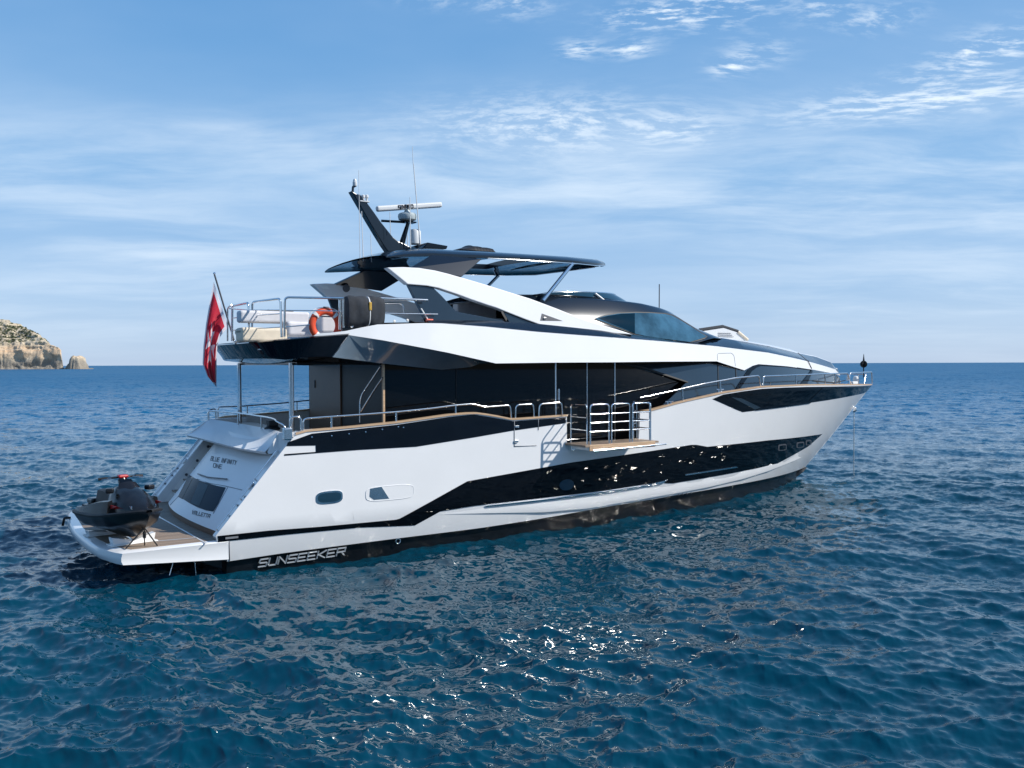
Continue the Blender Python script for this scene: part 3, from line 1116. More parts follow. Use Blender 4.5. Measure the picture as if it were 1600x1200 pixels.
# ------------------------------------------------------------------ lettering from strokes
GL = {
    'A': [[(0, 0), (.1, 1), (1, 1), (1, 0)], [(.05, .45), (1, .45)]], 'B': [[(0, 0), (0, 1), (.9, 1), (.9, .55), (0, .5)], [(.9, .5), (1, .05), (0, 0)]],
    'D': [[(0, 0), (0, 1), (.75, 1), (1, .75), (1, .2), (.75, 0), (0, 0)]], 'E': [[(1, 1), (0, 1), (0, 0), (1, 0)], [(0, .5), (.85, .5)]],
    'F': [[(1, 1), (0, 1), (0, 0)], [(0, .5), (.85, .5)]], 'I': [[(.5, 0), (.5, 1)]], 'K': [[(0, 0), (0, 1)], [(1, 1), (.15, .5), (1, 0)], [(0, .5), (.15, .5)]],
    'L': [[(0, 1), (0, 0), (1, 0)]], 'M': [[(0, 0), (0, 1), (.5, .4), (1, 1), (1, 0)]], 'N': [[(0, 0), (0, 1), (1, 0), (1, 1)]],
    'O': [[(.1, 0), (0, .1), (0, .9), (.1, 1), (.9, 1), (1, .9), (1, .1), (.9, 0), (.1, 0)]], 'R': [[(0, 0), (0, 1), (1, 1), (1, .5), (0, .45)], [(.55, .47), (1, 0)]],
    'S': [[(1, 1), (.08, 1), (0, .9), (0, .6), (.08, .52), (.92, .48), (1, .4), (1, .1), (.92, 0), (0, 0)]], 'T': [[(0, 1), (1, 1)], [(.5, 1), (.5, 0)]],
    'U': [[(0, 1), (0, .12), (.12, 0), (.88, 0), (1, .12), (1, 1)]], 'V': [[(0, 1), (.5, 0), (1, 1)]], 'Y': [[(0, 1), (.5, .5), (1, 1)], [(.5, .5), (.5, 0)]],
}


def lettering(name, text, quad, hit, off, w, material, parent, gap=0.28, slant=0.0, depth=0.004):
    """stroke letters in the quad (baseline left, baseline right, top right, top left) laid on a surface by hit(px, py) -> (point, normal)"""
    bl, br, tr, tl = [np.array(p, float) for p in quad]
    adv = [0.45 if c == 'I' else 0.55 if c == ' ' else 1.0 for c in text]
    tot = sum(adv) + gap * (len(text) - 1)
    bm = bmesh.new()
    cur = 0.0
    for c, a in zip(text, adv):
        for st in GL.get(c, []):
            pts = []
            for u, v in st:
                s = (cur + u * a + slant * v) / tot
                p = bl * (1 - s) * (1 - v) + br * s * (1 - v) + tr * s * v + tl * (1 - s) * v
                h = hit(*p)
                if h is not None:
                    pts.append(h[0] + h[1] * off)
                    nn = h[1]
            for p, q in zip(pts, pts[1:]):
                d = (q - p)
                if d.length < 1e-5:
                    continue
                d.normalize()
                sd = d.cross(nn).normalized() * w / 2
                p2, q2 = p - d * w * 0.4, q + d * w * 0.4
                low = [bm.verts.new(x) for x in (p2 + sd, q2 + sd, q2 - sd, p2 - sd)]
                hi = [bm.verts.new(x.co + nn * depth) for x in low]
                bm.faces.new(hi)
                for i in range(4):
                    bm.faces.new((low[i], low[(i + 1) % 4], hi[(i + 1) % 4], hi[i]))
        cur += a + gap
    return from_bm(name, bm, material, parent)


def hit_bvh(b):
    def f(px, py):
        d = Vector(ray(px, py)).normalized()
        loc, nor, _, _ = b.ray_cast(Vector(CAM), d)
        if loc is None:
            return None
        return loc, (nor if nor.dot(d) < 0 else -nor)
    return f


def hit_fn(fn):
    return lambda px, py: (SF(px, py, fn), Vector((0, -1, 0)))


lettering('lettering', 'SUNSEEKER', ((403.5, 885.5), (537, 866.5), (538.5, 855.5), (405, 874.5)), hit_fn(lambda x, z: hull_b(x, z) - 0.02), 0.0, 0.030, M['letter_silver'], HULL, gap=0.26, slant=0.12, depth=0.02)


# ------------------------------------------------------------------ swim platform and stern
def build_stern():
    half = [(0.0, 3.40), (-2.13, 3.42), (-2.24, 3.22), (-2.42, 2.65), (-2.52, 1.9), (-2.57, 1.2), (-2.60, 0.5), (-2.61, 0.0)]
    full = [(x, -y) for x, y in half] + [(x, y) for x, y in half[::-1][1:]]

    def ring(ins, zf):
        out = []
        for x, y in full:
            xx = x + ins if x < -0.01 else x
            yy = y - math.copysign(min(ins, abs(y)), y) if abs(y) > 1e-6 else 0
            out.append((xx, yy, zf(x)))
        return out
    zlow = lambda x: 0.26 + 0.27 * smooth(0, -2.6, x) if x > -99 else 0
    zlow = lambda x: 0.26 + 0.17 * min(1, -x / 2.5)
    rings = [ring(0.5, lambda x: 0.30), ring(0.16, zlow), ring(0.01, lambda x: zlow(x) + 0.05), ring(-0.02, lambda x: zlow(x) + 0.12), ring(-0.02, lambda x: 0.60), ring(0.0, lambda x: 0.69),
             ring(0.04, lambda x: 0.715), ring(0.30, lambda x: 0.72)]
    plat = loft('swim_platform', rings, M['white'], YA, angle=50)
    prism('platform_top', [(p[0], p[1]) for p in ring(0.29, lambda x: 0)] + [(0.9, 3.2), (0.9, -3.2)], 0.60, 0.716, M['white'], plat)
    deck = prism('teak_deck', [(p[0], p[1]) for p in ring(0.20, lambda x: 0)] + [(0.6, 3.15), (0.6, -3.15)], 0.70, 0.724, M['teak'], plat)
    for pts in (((244, 805), (323, 849)), ((307, 840), (213, 848)), ((213, 848), (196, 836))):
        a, b = [SZ(*p, 0.729) for p in pts]
        d = (b - a).normalized()
        s = Vector((-d.y, d.x, 0)) * 0.022
        mesh_obj('deck_joint', [a + s, b + s, b - s, a - s], [(0, 1, 2, 3)], M['white'], deck)
    slab('platform_bracket', [(-0.62, 0.30), (-0.05, 0.28), (-0.05, 0.05), (-0.20, 0.10)], -3.05, -2.95, M['antifoul'], plat, 0.01)  # dark bottom paint stands in for the shade under the platform
    for q in ([(-1.05, -3.0, 0.35), (-1.22, -3.05, -0.2)], [(-0.62, -3.0, 0.32), (-0.60, -3.05, -0.2)]):
        tubes('ladder_rail', [q], 0.010, M['steel'], plat)
    bm = bmesh.new()
    p = Vector((-2.60, 1.7, 0.60))
    add_tube(bm, rpath([p + Vector((0.12, 0, 0.12)), p + Vector((-0.02, 0, 0.14)), p + Vector((-0.06, 0.02, -0.06))], 0.05), 0.03, 8)
    from_bm('mooring_rope', bm, M['rubber'], plat, True)

    # wings on either side, with a flat aft face
    for side in (-1, 1):
        w = slab('stern_wing', [(-0.25, 0.80), (1.27, 2.63), (1.50, 2.92), (2.2, 2.95), (2.2, 2.2), (1.0, 0.72), (-0.22, 0.72)], side * 3.385, side * 3.02, M['white'], YA, 0.02)
        s3 = side * 3.20
        # grab rails and louvres on the aft face
        k = lambda t, o=0.0: Vector((-0.25 + 1.52 * t - o * 0.77, s3, 0.80 + 1.83 * t + o * 0.64))
        for q in (rpath([k(.06), k(.06, .06), k(.34, .06), k(.34)], .03), rpath([k(.40), k(.40, .06), k(.58, .06), k(.58)], .03), rpath([k(.62), k(.62, .08), k(.95, .08), k(.95)], .03)):
            tubes('grab_rail', [q], 0.016, M['steel'], w)
        for t in (0.22, 0.34, 0.44, 0.56):
            c = k(t, 0.008) + Vector((0, side * 0.08, 0))
            box('step_plate', c, (0.05, 0.20, 0.02), M['letter_dark'], w, 0.004, Matrix.Rotation(-0.88, 3, 'Y'))
        for t in (0.55, 0.93):
            bm = bmesh.new()
            add_lathe(bm, [(0.085, 0), (0.085, 0.03), (0.06, 0.05)], k(t, 0.0) + Vector((0, -side * 0.10, 0)), 20, (-0.77, 0, 0.64))
            from_bm('round_lamp', bm, M['white_satin'], w, True, 40)

    # curved transom with the garage hatch
    def tx(y, z):
        return -0.16 + 0.80 * (z - 0.80) - 0.20 * (1 - (min(y + 0.1, 2.05) / 2.05) ** 2 if y > -0.1 else 1 - ((y + 0.1) / 3.0) ** 2)
    ys = np.linspace(-2.99, 1.95, 33)
    zs = np.linspace(0.86, 2.75, 20)
    V = [(tx(y, z), y, z) for z in zs for y in ys]
    n = len(ys)
    Fc = [(i * n + k, i * n + k + 1, (i + 1) * n + k + 1, (i + 1) * n + k) for i in range(len(zs) - 1) for k in range(n - 1)]
    # side walls and plinth
    b0 = len(V)
    for sgn in (-1, 1):
        c = len(V)
        yy = 1.95 if sgn > 0 else -2.99
        V += [(tx(yy, 0.86), yy, 0.86), (tx(yy, 2.75), yy, 2.75), (2.2, yy, 2.75), (1.4, yy, 0.72)]
        Fc.append((c, c + 1, c + 2, c + 3))
    tr = mesh_obj('transom', V, Fc, M['white_soft'], YA, True, 40)
    V = []
    for z, o in ((0.72, 0.12), (0.86, 0.02)):
        V += [(tx(y, z) + o, y, z) for y in ys]
    mesh_obj('transom_plinth', V, [(k, k + 1, n + k + 1, n + k) for k in range(n - 1)], M['taupe'], tr, True)
    bt = bvh_of(tr)
    hatch = inlay('garage_window', [(296, 741.5), (302, 746), (312, 751), (326, 755.5), (340, 759.5), (353, 762), (347, 775), (341, 788), (333.5, 799.5), (322, 797.5), (308, 792.5), (295, 785.5), (284, 778.5), (279, 775)], bt, 0.010, M['hatch_glass'], tr, 5)
    p2 = lambda x, y: (230 + x / 6.667, 630 + y / 6.667)
    for nm, q, mt_ in (('glass_strip', [p2(430, 765), p2(475, 790), p2(365, 1000), p2(325, 975)], M['strip_glass']), ('glass_strip', [p2(545, 825), p2(640, 855), p2(545, 1075), p2(455, 1040)], M['strip_glass'])):
        inlay(nm, q, bt, 0.014, mt_, hatch, 6)
    h = hit_bvh(bt)
    for pts in ([p2(465, 680), p2(540, 745), p2(640, 780), p2(740, 790), p2(845, 800)],):
        q = [h(*p) for p in pts]
        q = [a[0] + a[1] * 0.04 for a in q if a]
        tubes('hatch_rail', [rpath(q, 0.2)], 0.016, M['letter_dark'], tr)
    for pts in ([p2(430, 735), p2(520, 790), p2(650, 835), p2(820, 865), p2(990, 905)], [p2(240, 1062), p2(330, 965), p2(440, 745)], [p2(845, 870), p2(690, 1150)]):
        q = [h(*p) for p in pts]
        q = [a[0] + a[1] * 0.002 for a in q if a]
        if len(q) > 1:
            tubes('hatch_gap', [q], 0.010, M['seam'], tr, 6)
    lettering('lettering', 'BLUE INFINITY', ((329, 719.5), (368.6, 726.3), (370.6, 720.3), (330.6, 713.2)), h, 0.006, 0.018, M['letter_dark'], tr, 0.42)
    lettering('lettering', 'ONE', ((333.4, 730), (346.2, 732.7), (347.4, 726.6), (334.2, 724)), h, 0.006, 0.018, M['letter_dark'], tr, 0.42)
    lettering('lettering', 'VALLETTA', ((300, 803), (327, 809.2), (329.2, 804.2), (301.2, 797.6)), h, 0.006, 0.018, M['letter_dark'], tr, 0.42)

    # stairs on both quarters
    for side in (1,):
        st = empty('stairs')
        st.parent = YA
        wall = mesh_obj('stair_wall', [(0.0, side * 3.0, 0.74), (1.30, side * 3.0, 2.5), (2.6, side * 3.0, 2.6), (2.6, side * 3.0, 0.74)], [(0, 1, 2, 3)], M['white_satin'], st)
        for i in range(6):
            z = 0.74 + 0.29 * (i + 1)
            x = 0.22 + 0.30 * i
            box('riser', (x + 0.45, side * 2.48, z - 0.15), (0.86, 1.04, 0.27), M['white_satin'], st, 0.0)
            box('tread', (x + 0.44, side * 2.48, z), (0.92, 1.04, 0.035), M['teak'], st, 0.008)
        for t in (0.2, 0.45, 0.7):
            lathe('stair_light', [(0.04, 0), (0.04, 0.012)], (0.35 + 1.2 * t, side * 2.985, 1.15 + 1.5 * t), M['letter_dark'], st, 12, (0, -side, 0))

    # hood over the transom
    rings = []
    for y in np.linspace(-3.0, 3.0, 31):
        u = (y / 3.0) ** 2
        xl, zl = 0.62 + 0.02 * u + (0.30 * u * u if y < 0 else -0.03 * u), 2.57 - 0.02 * u
        xu, zu = 1.72 - 0.50 * u, 2.885 + 0.085 * u
        r = [(xl + 0.25, y, zl - 0.10), (xl + 0.03, y, zl - 0.05), (xl, y, zl)]
        for s in (0.25, 0.5, 0.75):
            r.append((xl + (xu - xl) * s, y, zl + (zu - zl) * s - 0.05 * math.sin(math.pi * s)))
        r += [(xu, y, zu), (xu + 0.06, y, zu + 0.01), (xu + 0.06, y, zu - 0.3)]
        rings.append(r)
    hood = loft('transom_hood', rings, M['white_soft'], YA, cap=False, angle=45)
    for side in (-1, 1):
        x0 = 0.98 if side < 0 else 0.62
        slab('hood_cheek', [(x0 + .02, 2.50), (x0, 2.55), (1.22, 2.97), (1.6, 2.97), (1.45, 2.5)], side * 3.0, side * 3.04, M['white_soft'], hood, 0.01)
    ledge = prism('stern_ledge', [(1.74, 0), (1.6, 1.5), (1.25, 2.9), (2.3, 2.9), (2.3, -2.9), (1.25, -2.9), (1.6, -1.5)], 2.60, 2.875, M['taupe'], YA, 0.02)
    # quarter pieces between hood and cap rail
    for side in (-1, 1):
        prism('quarter_coaming', [(1.2, side * 3.0), (2.3, side * 2.95), (2.3, side * 3.36), (1.5, side * 3.40)], 2.6, 2.98, M['white'], hood, 0.02)
    q = SY(449, 678, -3.35)
    box('fender_socket', q, (0.20, 0.14, 0.28), M['steel'], hood, 0.03)
    # rail on the ledge
    path = [(1.18, 2.85, 2.95), (1.18, 2.85, 3.22)] + [(1.70 - 0.50 * (y / 3.0) ** 2, y, 3.19 + 0.03 * abs(y / 3)) for y in np.linspace(2.8, -2.7, 13)] + [(1.42, -2.92, 3.12), (1.42, -2.95, 2.98)]
    posts = [[(1.70 - 0.50 * (y / 3.0) ** 2, y, 2.86), (1.70 - 0.50 * (y / 3.0) ** 2, y, 3.19)] for y in (1.4, -0.3)]
    tubes('stern_rail', [rpath(path, 0.08, 3)] + posts, 0.022, M['steel'], YA)
    for side in (-1, 1):
        bm = bmesh.new()
        add_tube(bm, [(1.85, side * 2.15, 2.2), (1.85, side * 2.15, 4.55)], 0.062, 14)
        from_bm('deck_pillar', bm, M['steel'] if side < 0 else M['chrome'], YA, True, 60)
    # aft deck sole, side decks
    rings = []
    for x in np.linspace(1.2, 26.6, 60):
        z = 2.20 + 1.15 * smooth(11.5, 18.5, x)
        b = max(hull_b(x, min(z, 3.5)) - 0.05, 0.01)
        rings.append([(x, -b, z), (x, b, z)])
    loft('main_deck', rings, M['teak'], YA)
    # inner faces of the far bulwark
    for side in (-1, 1):
        rings = []
        for x in np.concatenate([np.linspace(1.6, 9.05, 20), [9.1]]) if side < 0 else np.linspace(1.6, 26.5, 60):
            zd = 2.2 + 1.13 * smooth(11.5, 18.5, x)
            rings.append([(x, side * max(hull_b(x, zd) - 0.10, 0.0), zd), (x, side * max(hull_b(x, 3.4) - 0.10, 0.0), sheer(x))])
        loft('bulwark_lining', rings, M['white_satin'], YA)
    rings = []
    for x in np.linspace(11.78, 26.5, 40):
        zd = 2.2 + 1.13 * smooth(11.5, 18.5, x)
        rings.append([(x, -max(hull_b(x, zd) - 0.10, 0.0), zd), (x, -max(hull_b(x, 3.4) - 0.10, 0.0), sheer(x))])
    loft('bulwark_lining', rings, M['white_satin'], YA)
    # portside rail of the aft deck
    pr = [(1.55, 3.28, 3.0), (1.55, 3.28, 3.30)] + [(x, 3.30, sheer(x) + 0.30) for x in (2.2, 3.4, 4.8, 6.2, 7.4)]
    tubes('port_rail', [rpath(pr, 0.08)] + [[(x, 3.30, sheer(x)), (x, 3.30, sheer(x) + 0.3)] for x in (2.4, 3.9, 5.4)] + [rpath([(1.25, 3.2, 2.97), (1.25, 3.2, 3.22), (1.48, 3.25, 3.26), (1.48, 3.25, 2.97)], 0.08)], 0.022, M['steel'], YA)


build_stern()


# ------------------------------------------------------------------ saloon, deckhouse and upper deck
def table(pts, fn):
    q = [SF(px, py, fn) for px, py in pts]
    return [p.x for p in q], [p.z for p in q]


SBX, SBZ = table([(690, 506), (760, 510.5), (840, 518.5), (900, 523.2), (960, 527.5), (1040, 533.8), (1120, 541), (1200, 551), (1260, 564), (1305, 577)], band_f)
SBX.append(25.0); SBZ.append(SBZ[-1] - 0.22)
STX, STZ = table([(690, 500), (760, 501), (840, 506), (930, 515.5), (990, 523), (1040, 530), (1077, 535.3), (1090, 531), (1104, 527), (1125, 528), (1200, 541), (1246, 552), (1270, 557), (1295, 566), (1306, 577)], lambda x, z: max(band_f(x, z) - 0.25 - 0.35 * smooth(11, 15, x), 0))
CRX, CRZ = [], []
for px, py in [(1104, 525.5), (1125, 527), (1180, 533.5), (1240, 543), (1265, 551), (1282, 558), (1306, 576)]:
    q = SY(px, py, -0.6)
    CRX.append(q.x); CRZ.append(q.z)


def build_house():
    house = empty('superstructure')
    house.parent = YA
    # vertical black glass of the saloon, both sides
    poly = [(4.03, 2.2), (4.03, 4.50), (5.3, 4.44), (6.1, 4.5), (6.9, 4.62), (15.4, 4.72), (15.4, 2.2)]
    gl = panel('saloon_window', poly, glass_f, 0.0, M['glass'], house, thick=0.04, dx=0.6, dz=0.6)
    panel('saloon_window', poly, glass_f, 0.0, M['glass'], house, thick=0.04, dx=0.8, dz=0.8, side=1)
    for px, w in ((868.5, 0.022), (918, 0.012), (962.5, 0.018), (713, 0.008)):
        a = SY(px, 567, -2.62)
        a = Vector((a.x, -glass_f(a.x, 4) - 0.012, 4.66))
        tubes('mullion', [[a, (a.x, a.y, 2.25)]], w, M['steel'] if w > .01 else M['seam_dark'], gl, 6)
    a = SY(873, 617, -2.66)
    box('door_handle', (a.x, -glass_f(a.x, 3) - 0.06, a.z), (0.05, 0.05, 0.34), M['steel'], gl, 0.015)
    # aft bulkhead: taupe panel to port, matte black painted in for the dark doorway to starboard
    aft = box('aft_bulkhead', (4.12, -1.20, 3.38), (0.10, 2.78, 2.36), M['interior'], house, 0.005)
    box('bulkhead_panel', (4.10, 1.40, 3.38), (0.14, 2.40, 2.36), M['taupe'], house, 0.01)
    a = SX(491.5, 600, 4.02)
    box('door_handle', (4.02, a.y, a.z), (0.03, 0.05, 0.22), M['letter_dark'], aft, 0.008)
    box('door_post', (4.04, -2.57, 3.38), (0.06, 0.07, 2.36), M['captrim'], aft, 0.01)
    # handrails of the stair from the aft deck
    y = -1.2
    tubes('stair_rail', [rpath([SX(562.5, 660, 3.7), SX(562.5, 621, 3.7), SX(590, 579, 3.95), SX(594, 573, 3.98)], 0.2), [SX(563, 645, 3.72), SX(587, 606, 3.9), SX(598, 590, 3.98)]], 0.022, M['steel'], house)
    a = SY(590, 650, -1.6)
    box('service_box', a, (0.34, 0.3, 0.34), M['white_satin'], house, 0.03)
    tubes('service_box', [[SY(596.5, 626, -1.6), SY(596.5, 642, -1.6)]], 0.05, M['white_satin'], house, 8)
    # leaning deckhouse side forward of the saloon glass
    g2 = [(962.5, 566), (1040, 564.5), (1120, 564), (1162, 577.5), (1178, 570.5), (1183, 569), (1230, 572), (1270, 577.5), (1306, 584.5)]
    pp = spoly(g2, house_f)
    nose = [(x, 3.9 - 0.5 * k) for x, k in ((24.95, 0.0), (25.1, 0.6))]
    low = [(25.0, 3.3), (20, 2.9), (15, 2.5), (13.0, 2.5)] + spoly([(1020, 650), (1035, 633), (1050, 620), (1073, 597)], house_f)
    fw = panel('deckhouse_side', pp + nose + low, house_f, 0.0, M['grey_gloss'], house, thick=0.04, dx=0.4, dz=0.4, xfine=21)
    panel('deckhouse_side', pp + nose + low, house_f, 0.0, M['grey_gloss'], house, thick=0.04, dx=0.6, dz=0.5, xfine=21, side=1)
    # frame of the forward window and its mullion
    panel('window_frame', spoly([(1126, 640), (1133, 640), (1174, 580), (1182, 574), (1190, 571.2), (1230, 573.3), (1268, 578.6), (1268, 577.5), (1230, 571.8), (1185, 569.2), (1177, 571.5), (1168, 578)], house_f), house_f, 0.025, M['black'], fw, thick=0.03, dx=0.3, dz=0.3)
    panel('window_frame', spoly([(1244, 607), (1257, 606), (1269, 580), (1267.5, 577.5)], house_f), house_f, 0.03, M['black'], fw, thick=0.04, dx=0.3, dz=0.3)
    panel('wiper', spoly([(1270, 594), (1304, 597.5), (1320, 594), (1320, 595.2), (1304, 599), (1270, 595.5)], house_f), house_f, 0.03, M['rubber'], fw, thick=0.02, dx=0.3, dz=0.3)
    panel('crease_trim', spoly([(964, 566.5), (1002, 572), (1074, 596), (1074, 598), (1000, 574.5), (964, 569)], house_f), house_f, 0.03, M['seam_dark'], fw, thick=0.03, dx=0.3, dz=0.3)
    for px, y0, y1 in ((1121.5, 565, 628), (1149, 573, 590)):
        a, b = SF(px, y0, house_f), SF(px + 1, y1, house_f)
        tubes('door_gap', [[a + Vector((0, -0.01, 0)), b + Vector((0, -0.01, 0))]], 0.012, M['seam_dark'], fw, 5)

    # white band: coaming of the upper deck running forward into the coachroof
    top = [(497, 521), (520, 519.5), (541, 517), (566, 511.5), (590, 507), (620, 506), (660, 504.8), (690, 505.2), (760, 510.5), (840, 518.5), (900, 523.2), (960, 527.5), (1040, 533.8), (1120, 541), (1200, 551), (1260, 564), (1305, 577)]
    bot = [(1306, 584.5), (1270, 578), (1230, 572.3), (1185, 569), (1176, 571.5), (1163, 578.5), (1120, 564.5), (1040, 565), (960, 566), (870, 566.5), (775, 567.8), (740, 560), (700, 551), (650, 541.5), (600, 532), (545, 523.5), (520, 523.7), (490, 525)]
    pl = spoly(top, band_f) + [(25.0, SBZ[-1])] + [(25.0, 4.0)] + spoly(bot, band_f)
    band = panel('side_coaming', pl, band_f, 0.0, M['white'], house, thick=0.06, dx=0.4, dz=0.3, xfine=21)
    panel('side_coaming', pl, band_f, 0.0, M['white'], house, thick=0.06, dx=0.5, dz=0.4, xfine=21, side=1)
    # deck door outline in the band
    for pts in (((1121, 563), (1120.5, 552), (1143, 551.5), (1147, 556), (1149, 572)),):
        q = [SF(px, py, band_f) + Vector((0, -0.004, 0)) for px, py in pts]
        tubes('hatch_gap', [rpath(q, 0.1)], 0.006, M['seam'], band, 5)
    # dark faceted overhang at the stern: upright face round the stern, then a facet leaning in below
    xs = [1.0, 1.005, 1.02, 1.05, 1.10, 1.2, 1.35, 1.5, 1.75, 2.0, 2.3, 2.6, 2.85]
    def zt(x):
        return float(np.interp(x, [1.0, 1.5, 2.0, 2.6, 2.85, 3.2], [5.02, 5.08, 5.13, 5.18, 5.20, 5.16]))
    def zb(x):
        return float(np.interp(x, [1.0, 1.5, 2.0, 2.5, 2.85], [4.66, 4.62, 4.66, 4.70, 4.68]))
    side_pts = [(x, float(np.interp(x, FLYX, FLYY))) for x in xs]
    outline = [(x, -y) for x, y in side_pts[::-1]] + [(x, y) for x, y in side_pts[1:]]
    def low_pt(x, y, k):          # the face leans in towards its lower edge, least where it meets the side facet
        f = 1 - k * (0.10 - 0.063 * smooth(1.1, 2.7, x))
        return 1.0 + (x - 1.0) * (1 - k * 0.205) + k * 0.28 * (1 - smooth(1.0, 2.2, x)), y * f
    rings = [[(min(x + 0.9, 2.6), y * 0.72, 4.52) for x, y in outline],
             [(*low_pt(x, y, 1.0), zb(x)) for x, y in outline],
             [(*low_pt(x, y, 0.84), zb(x) + 0.08) for x, y in outline],
             [(x, y * 0.99, zt(x)) for x, y in outline],
             [(x + 0.06, y * 0.97, zt(x) + 0.03) for x, y in outline],
             [(x + 0.16, y * 0.93, zt(x) - 0.04) for x, y in outline]]
    ov = loft('stern_overhang', rings, M['navy'], house, angle=25)
    for side in (-1, 1):
        A = [SF(545, 523.3, band_f), SF(600, 532, band_f), SF(700, 551, band_f), SF(775, 567.8, band_f)]
        B = [SY(520, 558, -3.15), SY(590, 567, -2.85), SY(690, 578, -2.64), SY(735, 573.5, -2.64)]
        e = SF(775, 567.8, band_f)
        vs = [A[0], A[1], A[2], A[3], Vector((e.x, -2.64, e.z)), B[3], B[2], B[1], B[0]]
        vs = [Vector((v.x, v.y if side < 0 else -v.y, v.z)) for v in vs]
        vs[0].z -= 0.005
        bm = bmesh.new()
        bv = [bm.verts.new(v) for v in vs]
        for f in ((0, 8, 7), (0, 7, 1), (1, 7, 6), (1, 6, 2), (2, 6, 5), (2, 5, 4), (2, 4, 3)):
            bm.faces.new([bv[i] for i in f])
        from_bm('lower_facet', bm, M['facet'], house, True, 60)
        mesh_obj('soffit', [Vector((B[0].x, side * 3.15, B[0].z)), Vector((B[1].x, side * 2.85, B[1].z)), Vector((B[2].x, side * 2.64, B[2].z)), Vector((4.1, side * 2.5, 4.48)), Vector((1.9, side * 2.2, 4.52))],
                 [(0, 1, 2, 3, 4)], M['navy'], house)
    # ceiling over the aft deck and sole of the upper deck
    prism('aft_ceiling', [(1.9, -2.4), (4.2, -2.7), (4.2, 2.7), (1.9, 2.4)], 4.50, 4.56, M['navy'], house)
    prism('upper_deck', [(1.2, -1.8), (1.6, -2.6), (2.6, -3.0), (9.8, -3.0), (9.8, 3.0), (2.6, 3.0), (1.6, 2.6), (1.2, 1.8)], 4.86, 4.93, M['white_satin'], house)
    # dark strip along the coaming top and coachroof forward
    rings = []
    for side in (-1, 1):
        rings = []
        for x in np.concatenate([np.linspace(5.0, 24.0, 60), np.linspace(24.1, 25.0, 8)]):
            zb_, zt_ = float(np.interp(x, SBX, SBZ)), float(np.interp(x, STX, STZ))
            yb = band_f(x, zb_)
            yt = max(yb - 0.25 - 0.35 * smooth(11, 15, x), yb * 0.25)
            rings.append([(x, side * (yb + 0.002), zb_ - 0.01), (x, side * (yb - 0.015), zb_ + 0.01), (x, side * yt, max(zt_, zb_ + 0.02)), (x, side * yt * 0.9, max(zt_, zb_ + 0.02))])
        st = loft('side_strip', rings, M['graphite'], house, angle=30)
    rings = []
    for x in np.concatenate([np.linspace(14.8, 24.0, 40), np.linspace(24.15, 25.0, 8)]):
        zb_, zt_ = float(np.interp(x, SBX, SBZ)), float(np.interp(x, STX, STZ))
        zc = max(float(np.interp(x, CRX, CRZ)), zt_ + 0.01)
        yb = band_f(x, zb_)
        yt = max(yb - 0.25 - 0.35 * smooth(11, 15, x), yb * 0.25)
        zt_ = max(zt_, zb_ + 0.02)
        h = [(x, -yt, zt_), (x, -yt + 0.04, zt_ + 0.03), (x, -yt * 0.5, zc - 0.02), (x, -yt * 0.22, zc), (x, 0, zc + 0.01)]
        rings.append(h + [(a, -b, c) for a, b, c in h[::-1][1:]])
    loft('coachroof', rings, M['white'], house, angle=35)
    for px, y0, px1, y1 in ((1246, 552, 1262, 564.5), (1262, 564.5, 1268, 576)):
        f = (lambda x, z: max(band_f(x, z) - 0.25, 0)) if y0 < 560 else band_f
        a, b = SF(px, y0, f), SF(px1, y1, band_f)
        tubes('hatch_gap', [[a + Vector((0, -.02, .02)), b + Vector((0, -.012, 0))]], 0.012, M['seam_dark'], st, 5)

    # raised pilothouse
    def pil(v):
        w = 2.28 - 0.55 * v ** 1.5
        xf = 17.75 - 2.10 * v ** 1.1
        return w, xf
    def zroof(x):
        return float(np.interp(x, [8, 9.5, 10.5, 12, 13.3, 14.2, 15.2, 16, 17.5], [6.38, 6.46, 6.47, 6.43, 6.36, 6.26, 6.12, 5.90, 5.62]))
    def zbase(x):
        return float(np.interp(x, STX, STZ)) - 0.03
    def outline_v(v, n=34):
        w, xf = pil(v)
        out = []
        for k in range(n):
            t = k / (n - 1)
            ph = t * math.pi / 2
            x = 8 + (xf - 8) * (math.sin(ph) ** 0.75)
            u = (x - 8) / (xf - 8)
            y = w * max(1 - u ** 7, 0) ** 0.5
            out.append((x, -y))
        return out
    rings = []
    for v in (0, 0.15, 0.3, 0.45, 0.6, 0.72, 0.82, 0.9, 0.96, 1.0):
        o = outline_v(v)
        z = [zbase(x) + (zroof(x) - zbase(x)) * (v if v < .9 else .9 + (v - .9) * 1.0) for x, y in o]
        r = [(x, y, zz) for (x, y), zz in zip(o, z)]
        rings.append(r + [(x, -y, zz) for x, y, zz in r[::-1][1:]])
    w, xf = pil(1.0)
    for s in (0.93, 0.8, 0.55, 0.25, 0.02):
        o = outline_v(1.0)
        r = [(8 + (x - 8) * (0.9 + 0.1 * s), y * s, zroof(x) + 0.13 * (1 - s * s) ** 0.8 + 0.012) for x, y in o]
        rings.append(r + [(x, -y, zz) for x, y, zz in r[::-1][1:]])
    ph = loft('pilothouse', rings, M['graphite'], house, angle=60)
    pb = bvh_of(ph)
    win = [(929, 498.5), (945, 494), (965, 490.5), (993, 489.3), (1015, 489.8), (1038, 491.5), (1049, 494), (1058, 498.5), (1080, 512), (1103, 526.5), (1100, 528), (1077, 534.6), (1060, 532.5), (1040, 530), (1010, 525.5), (993, 522), (972, 514)]
    fr = inlay('side_window_frame', [(926, 498.7), (945, 492.3), (965, 488.8), (993, 487.6), (1015, 488), (1040, 489.5), (1051, 492), (1060, 496.7), (1083, 511), (1105.5, 526.3), (1101, 529.5), (1077, 536), (1040, 531.6), (993, 523.8), (968, 514)], pb, 0.012, M['seam_dark'], ph, 5)
